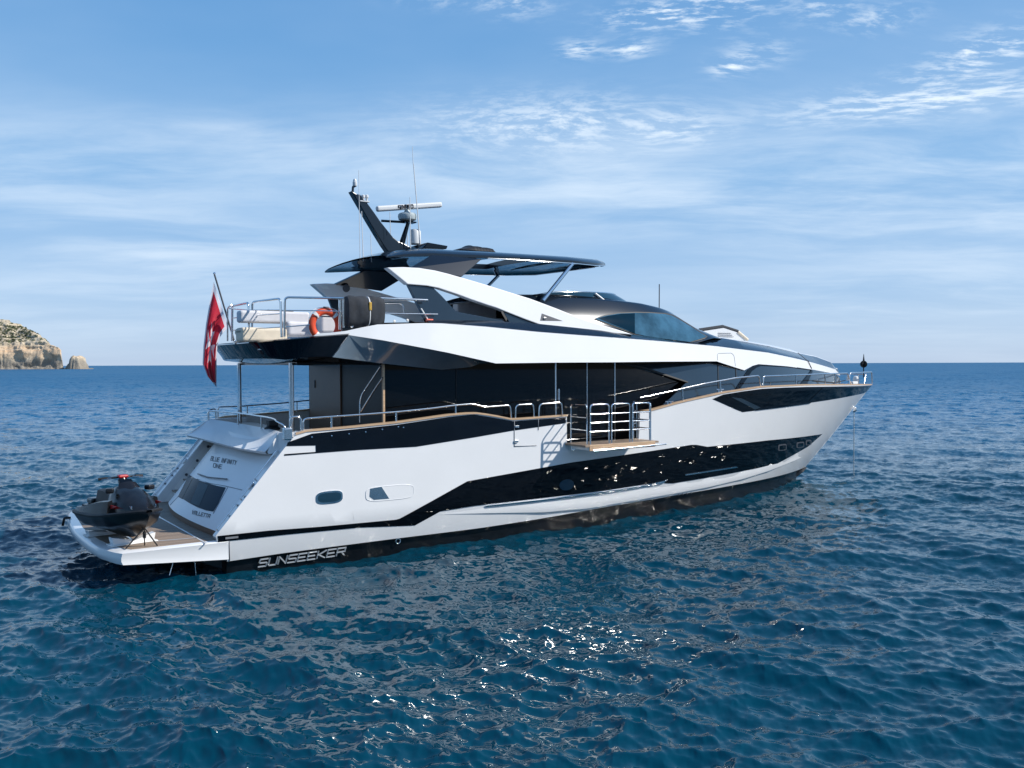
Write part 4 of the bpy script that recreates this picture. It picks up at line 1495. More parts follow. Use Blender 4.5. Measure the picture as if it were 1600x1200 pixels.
    inlay('side_window', win, pb, 0.024, M['wheelhouse_glass'], fr, 5)
    inlay('side_window', [(934, 498), (950, 494), (970, 491), (991, 490.3), (991, 521), (972, 513)], pb, 0.030, M['hatch_glass'], fr, 5)
    # windscreen of the flybridge helm standing on the roof
    def arc(xf, w, z, inset=0.0, n=22):
        out = []
        for k in range(n):
            t = k / (n - 1)
            ph_ = t * math.pi / 2
            x = 9.2 + (xf - 9.2) * math.sin(ph_) ** 0.8
            u = (x - 9.2) / (xf - 9.2)
            out.append((x, -w * max(1 - u ** 4, 0) ** 0.5, z(x)))
        return out + [(x, -y, zz) for x, y, zz in [(a, b, c) for a, b, c in out[::-1][1:]]]
    lo = arc(14.0, 1.68, lambda x: zroof(x) + 0.03 - 0.02 * max(x - 12, 0))
    hi = arc(13.2, 1.58, lambda x: float(np.interp(x, [9.2, 9.9, 11, 12.3, 13.3], [6.47, 6.60, 6.65, 6.68, 6.70])))
    fs = loft('helm_windscreen', [lo, [(a * .5 + d * .5, b * .5 + e * .5, c * .5 + f * .5 + .015) for (a, b, c), (d, e, f) in zip(lo, hi)], hi], M['blue_glass'], ph, angle=70)
    tubes('windscreen_rail', [hi], 0.022, M['chrome'], fs, 8)
    tubes('windscreen_rail', [[(x, y, z) for x, y, z in lo]], 0.03, M['navy'], fs, 8)
    tubes('windscreen_post', [[SY(930, 458.5, -1.60), SY(944, 469.5, -1.68)]], 0.035, M['white_satin'], fs, 8)
    tubes('whip_aerial', [[SY(1030, 483, -0.3), SY(1030.2, 444, -0.3)]], 0.018, M['letter_dark'], ph, 6)
    # backrest of the foredeck sunbed with its dark edge
    pts = [(1092, 531), (1095, 515), (1129, 510.5), (1152.5, 517.5), (1170, 533)]
    q = [SY(px, py, 0.5) for px, py in pts]
    sb = slab('sunbed_backrest', [(p.x, p.z) for p in q], 0.5, 0.8, M['radome'], house, 0.02)
    tubes('backrest_edge', [[SY(px, py, 0.55) for px, py in ((1093, 516), (1129, 510.5), (1152.5, 518))]], 0.07, M['grey_fabric'], sb, 8)
    tubes('backrest_edge', [[SY(px, py, 0.5) for px, py in ((1152.5, 518), (1168, 531))]], 0.06, M['cream_fabric'], sb, 8)
    tubes('slat_line', [[SY(a, 520.5 + 2.6 * i, 0.49), SY(b, 521 + 2.6 * i, 0.49)] for i, (a, b) in enumerate(((1122, 1142), (1122, 1144), (1122, 1146)))], 0.012, M['seam'], sb, 5)
    return house


HOUSE = build_house()


# ------------------------------------------------------------------ arch, hardtop, mast
def build_top():
    arch_px = [(605, 418), (630, 417.2), (655, 418.5), (680, 422.5), (700, 427.5), (730, 436), (760, 445), (795, 456), (830, 467), (870, 482), (905, 496), (940, 507.5), (975, 518), (990, 523), (960, 520.8), (930, 517), (900, 513.3), (862, 509.3),
               (845, 507.6), (820, 498.5), (792, 487.5), (776, 481), (760, 476), (735, 467.5), (715, 460), (700, 455), (685, 450), (667, 446.5), (637, 444)]
    lean = lambda x, z: 2.95 - 0.17 * (z - 5.5)
    def leaning(name, poly, off, thick, side, mt_, parent, bevel=0.0):
        bm = bmesh.new()
        vs = [bm.verts.new((x, side * (lean(x, z) - off), z)) for x, z in poly]
        f = bm.faces.new(vs)
        r = bmesh.ops.extrude_face_region(bm, geom=[f])
        for v in [g for g in r['geom'] if isinstance(g, bmesh.types.BMVert)]:
            v.co.y -= side * thick
        return from_bm(name, bm, mt_, parent, False, None, bevel)
    arch = spoly(arch_px, lean)
    dark_px = [(637, 443.5), (676, 446), (679, 451.5), (690, 462), (706, 479.5), (712, 485), (720, 488.5), (750, 494), (784, 500), (789, 503), (795, 507.5), (796, 504), (788, 490), (783, 479), (782, 476), (800, 485), (846, 505), (870, 511), (950, 521), (930, 524), (855, 518), (760, 511), (690, 507), (668, 506)]
    dark = spoly(dark_px, lambda x, z: lean(x, z) - 0.06)
    leg = [SY(px, py, y) for px, py, y in ((640, 419, -2.56), (722, 432, -2.56), (753, 404.5, -2.22), (676, 397.5, -2.22))]
    for side in (-1, 1):
        a = leaning('arch', arch, 0.0, 0.24, side, M['white'], YA, 0.02)
        s = leaning('arch_support', dark, 0.06, 0.12, side, M['grey_gloss'], a, 0.008)
        L = [Vector((v.x, -side * v.y, v.z)) for v in leg]
        bm = bmesh.new()
        v1 = [bm.verts.new(v) for v in L]
        v2 = [bm.verts.new(v + Vector((0, -side * 0.14, -0.03))) for v in L]
        bm.faces.new(v1)
        bm.faces.new(v2[::-1])
        for i in range(4):
            bm.faces.new((v1[i], v1[(i + 1) % 4], v2[(i + 1) % 4], v2[i]))
        from_bm('arch_upright', bm, M['graphite'], a, bevel=0.01)
        if side < 0:
            leaning('arch_vent', spoly(((844, 501), (846.5, 489.8), (879, 501.5)), lean), -0.006, 0.02, -1, M['letter_dark'], a)
            box('nav_light', SF(850.5, 497.5, lean) + Vector((0, -0.02, 0)), (0.07, 0.04, 0.06), M['chrome'], a, 0.01)
        else:
            # loudspeaker grille, and white patch painting in the sunlit spot, on the inner face of the far arch
            p = SY(541, 450.5, 2.36)
            lathe('loudspeaker', [(0.115, 0), (0.115, 0.012), (0.09, 0.018)], p, M['letter_dark'], a, 24, (0, -1, -0.17))
            q = [SY(px, py, 2.34) for px, py in ((496, 445), (511, 446.5), (515, 452), (505, 451.5))]
            mesh_obj('sunlit_patch', q, [(0, 1, 2, 3)], M['white_satin'], a)
    # hardtop with an open sunroof
    HX = [4.36, 4.42, 4.6, 8.0, 10.3, 11.5, 12.3, 12.75, 12.9]
    HW = [2.12, 2.2, 2.25, 2.2, 2.05, 1.62, 1.05, 0.4, 0.02]
    ZX = [4.36, 5.6, 7.3, 10.3, 11.5, 12.9]
    ZL = [7.20, 7.31, 7.36, 7.42, 7.46, 7.66]
    xs = [4.36, 4.39, 4.43, 4.5, 4.6, 4.8, 5.1, 5.3, 5.45, 5.6, 6.4, 7.3, 7.9, 8.3, 9.4, 10.3, 10.9, 11.5, 11.9, 12.3, 12.55, 12.75, 12.85, 12.9]
    fr = [-1, -0.96, -0.86, -0.6, -0.34, 0, 0.34, 0.6, 0.86, 0.96, 1]
    nf = len(fr)
    V, Fc, mi = [], [], []
    for x in xs:
        w, zl = float(np.interp(x, HX, HW)), float(np.interp(x, ZX, ZL))
        th = 0.13 * min(1.0, max(0.25, (12.95 - x) / 1.2)) * min(1, 0.35 + (x - 4.36) / 0.8)
        for f in fr:
            e = 1 - min(1, (1 - abs(f)) / 0.14)
            V.append((x, w * f, zl + th * (1.45 - 0.9 * e ** 2) + 0.10 * (1 - f * f) * min(1, w)))
        for f in fr:
            e = 1 - min(1, (1 - abs(f)) / 0.14)
            V.append((x, w * f, zl + 0.05 * (1 - e) + 0.07 * (1 - f * f) * min(1, w) - 0.0))
    hole = lambda i, k: xs[i] >= 7.85 and xs[i + 1] <= 9.5 and 3 <= k <= 6
    for i in range(len(xs) - 1):
        for k in range(nf - 1):
            a = i * 2 * nf + k
            if not hole(i, k):
                Fc.append((a, a + 1, a + 1 + 2 * nf, a + 2 * nf)); mi.append(0)
                b = a + nf
                Fc.append((b, b + 2 * nf, b + 1 + 2 * nf, b + 1)); mi.append(1)
            else:
                for (i2, k2, p, q) in ((i - 1, k, 0, 1), (i + 1, k, 2 * nf, 2 * nf + 1), (i, k - 1, 0, 2 * nf), (i, k + 1, 1, 2 * nf + 1)):
                    if not hole(i2, k2):
                        Fc.append((a + p, a + q, a + q + nf, a + p + nf)); mi.append(0)
        for k in (0, nf - 1):
            a = i * 2 * nf + k
            Fc.append((a, a + 2 * nf, a + 3 * nf, a + nf)); mi.append(0)
    ht = mesh_obj('hardtop', V, Fc, [M['graphite'], M['blue_glass']], YA, True, 35)
    ht.data.polygons.foreach_set('material_index', mi)
    bm = bmesh.new(); bm.from_mesh(ht.data); bmesh.ops.recalc_face_normals(bm, faces=bm.faces); bm.to_mesh(ht.data); bm.free()
    ht.data.set_sharp_from_angle(angle=math.radians(35))
    for side in (-1, 1):
        e = [(x, side * (float(np.interp(x, HX, HW)) + 0.005), float(np.interp(x, ZX, ZL)) - 0.005) for x in xs[11:-1]]
        tubes('edge_trim', [e], 0.014, M['chrome'], ht, 6)
        tubes('hardtop_strut', [[(9.12, side * 2.2, 6.28), (10.30, side * 2.02, 7.41)]], 0.055, M['chrome'], ht, 12)
    # ceiling frames under the hardtop
    for c in ((10.4, 0, 7.515), (7.4, 0, 7.455)):
        box('ceiling_rib', c, (0.30, 2.4, 0.02), M['navy'], ht, 0.004)
    # hinge ramp aft of the sunroof
    q = [SY(px, py, -0.6) for px, py in ((660, 380.5), (692, 386), (690, 391), (655, 390))]
    slab('roof_fairing', [(p.x, p.z) for p in q], -0.9, 0.7, M['navy'], ht, 0.02)
    # mast
    mast_px = [(549, 298), (553, 300.5), (557, 303), (563, 304), (567, 310), (573, 316), (584, 331), (594, 345.5), (604, 358), (614, 370.5), (622, 377), (632, 381), (641, 386), (641, 393), (606, 393), (599, 383), (588, 365), (576, 345), (563, 322), (553, 305)]
    mp = [(p.x, p.z) for p in (SY(px, py, -0.12) for px, py in mast_px)]
    ma = slab('mast', mp, -0.13, 0.13, M['graphite'], YA, 0.02)
    tubes('lamp_bracket', [rpath([SY(551, 300, 0), SY(551.5, 292, 0), SY(555.5, 290, 0)], .03)], 0.035, M['graphite'], ma)
    lathe('masthead_light', [(0.055, -0.09), (0.062, -0.07), (0.062, 0.02), (0.05, 0.03), (0.05, 0.07), (0.035, 0.10)], SY(554.5, 285.5, 0), M['radome'], ma)
    for px in (567.5, 573):
        lathe('horn', [(0.02, -0.08), (0.03, -0.06), (0.03, 0.0), (0.05, 0.02), (0.05, 0.08), (0.03, 0.10)], SY(px, 310, -0.10), M['radome'], ma, 14)
    box('horn_plate', SY(569, 315, -0.10), (0.28, 0.12, 0.03), M['radome'], ma, 0.005)
    # radar bracket, pedestal and scanner bar
    tubes('radar_bracket', [[SY(596, 345, 0), SY(632, 347, 0)]], 0.035, M['navy'], ma)
    tubes('radar_bracket', [[SY(626, 388, 0), SY(637.5, 349, 0)]], [0.10, 0.055], M['navy'], ma, 6)
    box('bracket_plate', SY(639, 347.5, 0), (0.36, 0.26, 0.04), M['navy'], ma, 0.01)
    rad = lathe('radar_pedestal', [(0.16, -0.11), (0.25, -0.08), (0.27, 0.0), (0.26, 0.06), (0.22, 0.10), (0.10, 0.12), (0.07, 0.2)], SY(636.5, 339, 0), M['radar_grey'], ma, 20)
    a, b = SY(588, 326.5, 0), SY(689.5, 319.8, 0)
    c = (a + b) / 2
    ln = (b - a).length
    bar = box('scanner_bar', c, (ln, 0.16, 0.155), M['radome'], rad, 0.05, Matrix.Rotation(-math.atan2(b.z - a.z, b.x - a.x), 3, 'Y'), 3)
    lettering('lettering', 'SIMRAD', ((622.5, 326.8), (645.5, 325.2), (645.5, 319.8), (622.5, 321.4)), lambda px, py: (SY(px, py, -0.083), Vector((0, -1, 0))), 0.0, 0.030, M['letter_dark'], bar, 0.3, depth=0.003)
    lathe('satellite_dome', [(0.13, -0.2), (0.155, -0.18), (0.155, 0.17), (0.12, 0.22), (0.03, 0.235)], SY(649, 371, -0.1), M['radome'], ht, 24)
    # aerials
    for p0, p1, r in (((657, 386), (646, 256), 0.020), ((645.5, 256), (644.3, 229), 0.010), ((641.5, 388), (640.5, 308), 0.016), ((636.8, 386), (636.8, 368), 0.016), ((567.5, 396), (565, 330), 0.014), ((561.8, 302), (560.5, 266), 0.011), ((580.5, 396), (579, 366), 0.012), ((610.3, 366), (609, 331), 0.012)):
        q0, q1 = SY(*p0, -0.25), SY(*p1, -0.25)
        if p0[1] > 300 and p0[0] < 600:
            q0.z = 7.3
        tubes('whip_aerial', [[q0, q1]], [r, r * 0.7], M['radome'], ht, 6)


build_top()


# ------------------------------------------------------------------ rails and the fold-down balcony
def build_rails():
    R = lambda x, z: max(hull_b(x, min(z, 3.4)) - 0.05, 0.0)
    def rail(name, pxs, posts=(), r=0.023, rad=0.10, fn=R, par=YA):
        P = [rpath([SF(px, py, fn) for px, py in pxs], rad)] + [[SF(a, b, fn), SF(c, d, fn)] for a, b, c, d in posts]
        return tubes(name, P, r, M['steel'], par)
    rail('side_rail', [(453, 671), (453, 651), (470, 651), (470.5, 673)])
    rail('side_rail', [(474, 674), (474, 654), (500, 652), (545, 649), (620, 643.5), (670, 638.5), (712, 633), (738, 631), (758, 636), (797, 633), (799, 655)],
         [(518, 650.5, 518, 671), (619, 643.5, 619, 661), (712, 633, 712, 648)])
    rail('side_rail', [(805, 656), (806, 633), (833, 631), (834.5, 653)])
    rail('side_rail', [(841.5, 652), (843, 631.5), (877, 628.5), (879, 649)])
    rail('side_rail', [(1000, 621.5), (1050, 611), (1100, 599.5), (1150, 590.5), (1186, 587), (1189, 605)], [(1066, 607.5, 1067, 628), (1125, 595, 1126, 616)], 0.025)
    rail('side_rail', [(1192, 605), (1193, 588), (1245, 586), (1290, 584.3), (1324, 583), (1330, 600)], [(1244, 586, 1244, 602.5), (1289, 584.5, 1290, 601.5), (1305, 584, 1305, 601.5)], 0.025)
    rail('side_rail', [(1327, 600), (1328, 582.5), (1362, 581.5), (1363, 599)], [(1353, 582, 1350, 600)], 0.028)
    L = lambda x, z: R(x, z)
    q = [(x, hull_b(x, 3.4) - 0.05, sheer(x) + 0.45) for x in np.linspace(16, 26.9, 20)]
    tubes('side_rail', [q] + [[(x, hull_b(x, 3.4) - 0.05, sheer(x)), (x, hull_b(x, 3.4) - 0.05, sheer(x) + .45)] for x in (17, 19, 21, 23, 25, 26.6)], 0.023, M['steel'], YA)
    # upper deck rails
    Fy = lambda x, z: max(band_base(x) - 0.14, 0.0)
    hoops = [([(389, 529), (388, 473), (363, 478), (362.5, 533)], 0.028), ([(393.5, 528), (394, 472), (438, 466.5), (440, 527)], 0.028), ([(444.5, 526), (445, 464.5), (537, 466)], 0.028), ([(355.5, 533), (355.5, 481), (362, 476.5)], 0.022)]
    for pts, r in hoops:
        rail('deck_rail', pts, (), r, 0.10, Fy)
    for pts in ([(356, 482), (389, 484.5), (440, 484.5)], [(364, 497), (389, 494), (440, 490)], [(364, 516), (395, 514), (440, 511)], [(440, 485), (500, 485.5), (534, 486.5)], [(445, 511), (484, 507.5)]):
        rail('deck_rail', pts, (), 0.013, 0.05, Fy)
    tubes('deck_rail', [[SY(531, 515, -3.0), SY(531, 468, -3.0)], [SY(536.5, 512, -3.0), SY(536.5, 467, -3.0)]], 0.035, M['steel'], YA)
    tubes('deck_rail', [[SY(595, 466, -2.95), SY(668, 469, -2.95)]], 0.032, M['steel'], YA)
    tubes('deck_rail', [[SY(595, 489.5, -2.95), SY(684, 491, -2.95)]], 0.018, M['steel'], YA)
    tubes('deck_rail', [rpath([SY(595, 473.5, 0.4), SY(629, 473.5, 0.4), SY(632, 490, 0.4)], 0.2)], 0.03, M['steel'], YA)
    # fold-down balcony
    zd = 2.36
    xa, xb = 9.15, 11.72
    ho = hull_b(10.4, 2.4)
    yo = ho + 0.95
    bal = box('balcony', ((xa + xb) / 2 - 0.12, -(ho + 0.46), zd - 0.03), (xb - xa, 0.97, 0.05), M['teak'], YA, 0.004)
    sk = prism('balcony_fascia', [(xa + 0.02, -yo), (xb - 0.25, -yo), (xb - 0.25, -yo + 0.05), (xa + 0.02, -yo + 0.05)], zd - 0.16, zd + 0.0, M['captrim'], bal, 0.006)
    slab('balcony_skin', [(xa, zd - 0.06), (xb - .24, zd - 0.06), (xb - .24, zd - 0.15), (xa, zd - 0.15)], -yo + 0.03, -ho, M['white'], bal, 0.01)
    tubes('balcony_rail', [[(xa + 0.10, -yo - 0.05, zd - 0.15), (xb + 0.1, -yo - 0.05, zd - 0.10)]], 0.024, M['chrome'], bal, 8)
    bm = bmesh.new()
    add_box(bm, (xa + 0.05, -ho - 0.10, zd - 0.12), (0.12, 0.2, 0.16))
    add_tube(bm, [(xa + 0.05, -ho - 0.1, zd - 0.1), (xa + 0.12, -ho - 0.7, zd - 0.1)], 0.03, 8)
    from_bm('hinge', bm, M['steel'], bal, bevel=0.01)
    # threshold and side of the opening
    box('threshold', ((xa + xb) / 2, -ho + 0.22, zd - 0.05), (xb - xa, 0.46, 0.06), M['chrome'], bal, 0.01)

    def gate(name, p, q, h, bars, mat_=M['chrome']):
        p, q = Vector(p), Vector(q)
        up = Vector((0, 0, h))
        P = [rpath([p, p + up, q + up, q], 0.10)]
        for b in bars:
            P.append([p + up * b, q + up * b])
        return tubes(name, P, 0.019, mat_, bal)
    yg = -yo + 0.10
    h = 1.06
    x0, x1 = xa + 0.02, xb - 0.32
    w = (x1 - x0)
    gate('balcony_gate', (x0 + 0.02, -ho - 0.10, zd), (x0 + 0.02, yg + 0.04, zd), h, (0.36, 0.68))
    for i in range(3):
        a = x0 + 0.10 + i * (w - 0.06) / 3
        gate('balcony_gate', (a, yg, zd), (a + (w - 0.06) / 3 - 0.09, yg, zd), h, (0.32, 0.54, 0.76))
    gate('balcony_gate', (x1 + 0.02, yg + 0.04, zd), (x1 + 0.02, -ho - 0.08, zd), h, (0.32, 0.54, 0.76))
    gate('balcony_gate', (x1 + 0.06, -ho - 0.02, zd), (x1 + 0.30, -ho + 0.1, zd), h, (0.4, 0.7), M['steel'])
    # bow fittings
    for name, c, s, mt_ in (('windlass', (25.55, -0.35, 3.66), (0.34, 0.22, 0.20), M['white_satin']), ('windlass', (25.3, 0.35, 3.64), (0.5, 0.26, 0.26), M['white_satin']), ('bollard', (24.2, -1.0, 3.6), (0.16, 0.12, 0.22), M['steel']), ('bollard', (23.6, -1.15, 3.58), (0.30, 0.10, 0.14), M['steel'])):
        box(name, c, s, mt_, YA, 0.03)
    for px, py, s in ((1325, 591, .12), (1337, 592, .2)):
        lathe('bow_light', [(s * .5, -0.10), (s * .55, 0.0), (s * .4, 0.10), (s * .2, 0.12)], SY(px, py, 0.1), M['white_satin'], YA, 16)
    bm = bmesh.new()
    add_lathe(bm, [(0.07, -0.06), (0.10, -0.04), (0.10, 0.04), (0.07, 0.06)], SY(1335, 640, -0.02), 16, (0.8, 0, -0.6))
    from_bm('anchor_pocket', bm, M['steel'], YA, True, 40)
    # cleats on the forward cap rail
    for x in (13.0, 15.3):
        z, y = sheer(x) + 0.10, -(hull_b(x, 3.3) - 0.05)
        tubes('cleat', [[(x - 0.16, y, z + 0.03), (x + 0.16, y, z + 0.03)], [(x - 0.06, y, z - 0.06), (x - 0.06, y, z + 0.03)], [(x + 0.06, y, z - 0.06), (x + 0.06, y, z + 0.03)]], 0.018, M['chrome'], YA, 6)


build_rails()


# ================================================================== things on and round the yacht
def build_jet_ski():
    a, b = SZ(151, 792, 1.25), SZ(233, 805, 1.43)
    d = Vector((b.x - a.x, b.y - a.y, 0))
    L = d.length
    yaw = math.atan2(d.y, d.x)
    mid = (a + b) / 2
    ski = empty('jet_ski', (mid.x, mid.y, 0.80))
    ski.rotation_euler = (0, math.radians(-0.5), yaw)
    ski.scale = (1, 1.04, 1.10)
    tag(ski, 'black and charcoal jet ski with red handlebar cover parked on the swim platform', 'jet ski')
    s = L / 3.1

    def ring_hull(x):
        # keel, chine, rubbing strip: half beam and heights along the hull
        X = [-1.52, -1.45, -0.9, 0.0, 0.6, 1.0, 1.3, 1.48, 1.56]
        hb = np.interp(x, X, [0.48, 0.52, 0.60, 0.61, 0.57, 0.46, 0.30, 0.14, 0.03])
        kz = np.interp(x, X, [0.05, 0.0, 0.0, 0.0, 0.04, 0.12, 0.27, 0.42, 0.52])
        cz = np.interp(x, X, [0.22, 0.20, 0.20, 0.22, 0.27, 0.34, 0.44, 0.53, 0.57])
        gz = np.interp(x, X, [0.40, 0.40, 0.42, 0.46, 0.52, 0.57, 0.61, 0.63, 0.63])
        return hb, kz, cz, gz
    rings = []
    for x in np.linspace(-1.52, 1.56, 30):
        hb, kz, cz, gz = ring_hull(x)
        h = [(0, kz), (hb * 0.35, kz + (cz - kz) * 0.45), (hb * 0.80, cz), (hb * 0.86, cz + 0.05), (hb * 0.98, gz - 0.05), (hb, gz - 0.02)]
        rings.append([(x * s, y, z) for y, z in h[::-1]] + [(x * s, -y, z) for y, z in h[1:]])
    hull = loft('ski_hull', rings, M['ski_black'], ski, cap=True, angle=30)
    rings = []
    for x in np.linspace(-1.5, 1.57, 30):
        hb, kz, cz, gz = ring_hull(x)
        rings.append([(x * s, hb + 0.02, gz - 0.03), (x * s, hb + 0.03, gz + 0.005), (x * s, hb + 0.01, gz + 0.03), (x * s, hb - 0.08, gz + 0.03), (x * s, -hb + 0.08, gz + 0.03), (x * s, -hb - 0.01, gz + 0.03), (x * s, -hb - 0.03, gz + 0.005), (x * s, -hb - 0.02, gz - 0.03)])
    loft('bumper', rings, M['rubber'], ski, angle=30)
    # deck with hood: cowling rising to the bars, long saddle aft
    def top(name, X, half, z0, z1, mt_, flat=0.5, n=22):
        rr = []
        for x in np.linspace(X[0], X[-1], n):
            w, lo, hi = float(np.interp(x, X, half)), float(np.interp(x, X, z0)), float(np.interp(x, X, z1))
            sec = [(w, lo), (w * 0.97, lo + (hi - lo) * 0.35), (w * 0.80, lo + (hi - lo) * 0.72), (w * flat, hi - 0.01), (w * 0.25, hi + 0.012)]
            rr.append([(x * s, y, z) for y, z in sec] + [(x * s, -y, z) for y, z in sec[::-1]])
        return loft(name, rr, mt_, ski, cap=True, angle=35)
    hood = top('cowling', [-0.05, 0.1, 0.35, 0.7, 1.0, 1.3, 1.5], [0.26, 0.34, 0.40, 0.42, 0.38, 0.24, 0.05], [0.46, 0.48, 0.50, 0.54, 0.58, 0.62, 0.63], [0.84, 0.99, 1.03, 0.95, 0.84, 0.73, 0.65], M['ski_grey'])
    top('seat', [-1.15, -1.05, -0.7, -0.3, 0.05, 0.18], [0.16, 0.20, 0.21, 0.20, 0.17, 0.12], [0.42, 0.42, 0.43, 0.45, 0.5, 0.6], [0.72, 0.84, 0.85, 0.80, 0.86, 0.90], M['rubber'], 0.7)
    top('rear_deck', [-1.5, -1.4, -1.1, -0.9], [0.38, 0.42, 0.40, 0.30], [0.40, 0.41, 0.42, 0.43], [0.50, 0.54, 0.55, 0.46], M['ski_black'], 0.85, 10)
    for side in (-1, 1):
        rr = []
        for x in np.linspace(-1.3, 0.7, 16):
            hb, kz, cz, gz = ring_hull(x)
            e = 0.22 * smooth(-1.3, 0.4, x)
            rr.append([(x * s, side * (hb - 0.02), gz + 0.02), (x * s, side * (hb - 0.05), gz + 0.10 + e * 0.7), (x * s, side * (hb - 0.13), gz + 0.11 + e * 0.75), (x * s, side * (hb - 0.16), gz + 0.02)])
        loft('side_gunwale', rr, M['ski_grey'], ski, cap=True, angle=35)
        slab('side_accent', [((0.25) * s, 0.66), (0.75 * s, 0.72), (1.05 * s, 0.72), (0.7 * s, 0.64)], side * 0.445, side * 0.452, M['red'], hood)
        m_ = box('mirror', (0.52 * s, side * 0.40, 0.97), (0.16, 0.16, 0.10), M['ski_black'], ski, 0.03, Matrix.Rotation(side * 0.35, 3, 'Z'))
    box('badge', (1.22 * s, 0.235, 0.69), (0.12, 0.02, 0.06), M['chrome'], hood, 0.008)
    box('badge', (1.22 * s, -0.235, 0.69), (0.12, 0.02, 0.06), M['chrome'], hood, 0.008)
    # windshield, steering column, bars and grips
    ws = loft('windshield', [[(0.50 * s, -0.22, 0.98), (0.66 * s, 0, 0.97), (0.50 * s, 0.22, 0.98)], [(0.36 * s, -0.17, 1.08), (0.44 * s, 0, 1.11), (0.36 * s, 0.17, 1.08)]], M['ski_black'], ski)
    tubes('steering_column', [[(0.22 * s, 0, 0.92), (0.10 * s, 0, 1.13)]], 0.09, M['ski_grey'], ski, 10)
    bar = tubes('handlebar', [rpath([(0.0, -0.42, 1.15), (0.10 * s, -0.15, 1.17), (0.10 * s, 0.15, 1.17), (0.0, 0.42, 1.15)], 0.12)], 0.018, M['ski_black'], ski, 8)
    box('bar_pad', (0.12 * s, 0, 1.185), (0.14, 0.20, 0.06), M['red'], bar, 0.025)
    for side in (-1, 1):
        tubes('grip', [[(0.045 * s, side * 0.28, 1.163), (-0.01, side * 0.45, 1.15)]], 0.028, M['rubber'], bar, 10)
        tubes('brake_lever', [rpath([(0.08 * s, side * 0.20, 1.16), (0.13 * s, side * 0.32, 1.15), (0.10 * s, side * 0.42, 1.14)], 0.05)], 0.010, M['steel'], bar, 6)
    box('display', (0.30 * s, 0, 1.08), (0.16, 0.26, 0.06), M['glass'], ski, 0.015, Matrix.Rotation(0.5, 3, 'Y'))
    lathe('jet_nozzle', [(0.13, 0), (0.12, 0.10), (0.09, 0.22)], (-1.50 * s, 0, 0.20), M['ski_grey'], ski, 16, (-1, 0, 0))
    tubes('boarding_step', [rpath([(-1.5 * s, -0.25, 0.22), (-1.62 * s, -0.25, 0.14), (-1.62 * s, 0.25, 0.14), (-1.5 * s, 0.25, 0.22)], 0.06)], 0.02, M['steel'], ski)
    tubes('tow_hook', [rpath([(-1.48 * s, -0.06, 0.52), (-1.56 * s, -0.06, 0.56), (-1.56 * s, 0.06, 0.56), (-1.48 * s, 0.06, 0.52)], 0.03)], 0.014, M['chrome'], ski)
    box('cooler_rack', (-1.25 * s, 0, 0.60), (0.34, 0.50, 0.12), M['ski_black'], ski, 0.04)

    # chocks the ski sits on
    R = Matrix.Rotation(yaw, 3, 'Z')
    for x, lab in ((-0.85, 'white padded chock under the stern end of the black jet ski'), (0.62, 'white padded chock under the bow end of the black jet ski')):
        c = Vector((mid.x, mid.y, 0.728)) + R @ Vector((x * s, 0, 0))
        t = empty('chock', c)
        t.rotation_euler = (0, 0, yaw)
        tag(t, lab, 'chock', 'chocks under the jet ski')
        zt = 0.13 if x < 0 else 0.18
        slab_pts = [(-0.42, 0.0), (0.42, 0.0), (0.46, zt), (0.30, zt - 0.03), (0.0, 0.06), (-0.30, zt - 0.03), (-0.46, zt)]
        bm = bmesh.new()
        vs = [bm.verts.new((-0.10, p[0], p[1])) for p in slab_pts]
        f = bm.faces.new(vs)
        r = bmesh.ops.extrude_face_region(bm, geom=[f])
        for v in [g for g in r['geom'] if isinstance(g, bmesh.types.BMVert)]:
            v.co.x = 0.10
        from_bm('cradle', bm, M['white'], t, bevel=0.015)
        box('foot', (0, 0, 0.012), (0.34, 0.96, 0.022), M['white_satin'], t, 0.006)
    # lashing from the bow eye to the deck
    eye = Vector((mid.x, mid.y, 0.84)) + R @ Vector((1.28 * s, 0, 0.30))
    t = empty('lashing_strap', (eye.x, eye.y, 0.73))
    tag(t, 'black ratchet straps tying the jet ski bow down to the teak platform', 'strap')
    for px, py in ((196, 858), (226, 852), (246, 852.5)):
        q = SZ(px, py, 0.73)
        o = tubes('strap', [[eye - t.location, q - t.location]], 0.014, M['rubber'], t, 6)
    box('ratchet', (eye - t.location) * 0.6 + (SZ(226, 852, 0.73) - t.location) * 0.4, (0.06, 0.06, 0.14), M['rubber'], t, 0.01)


build_jet_ski()


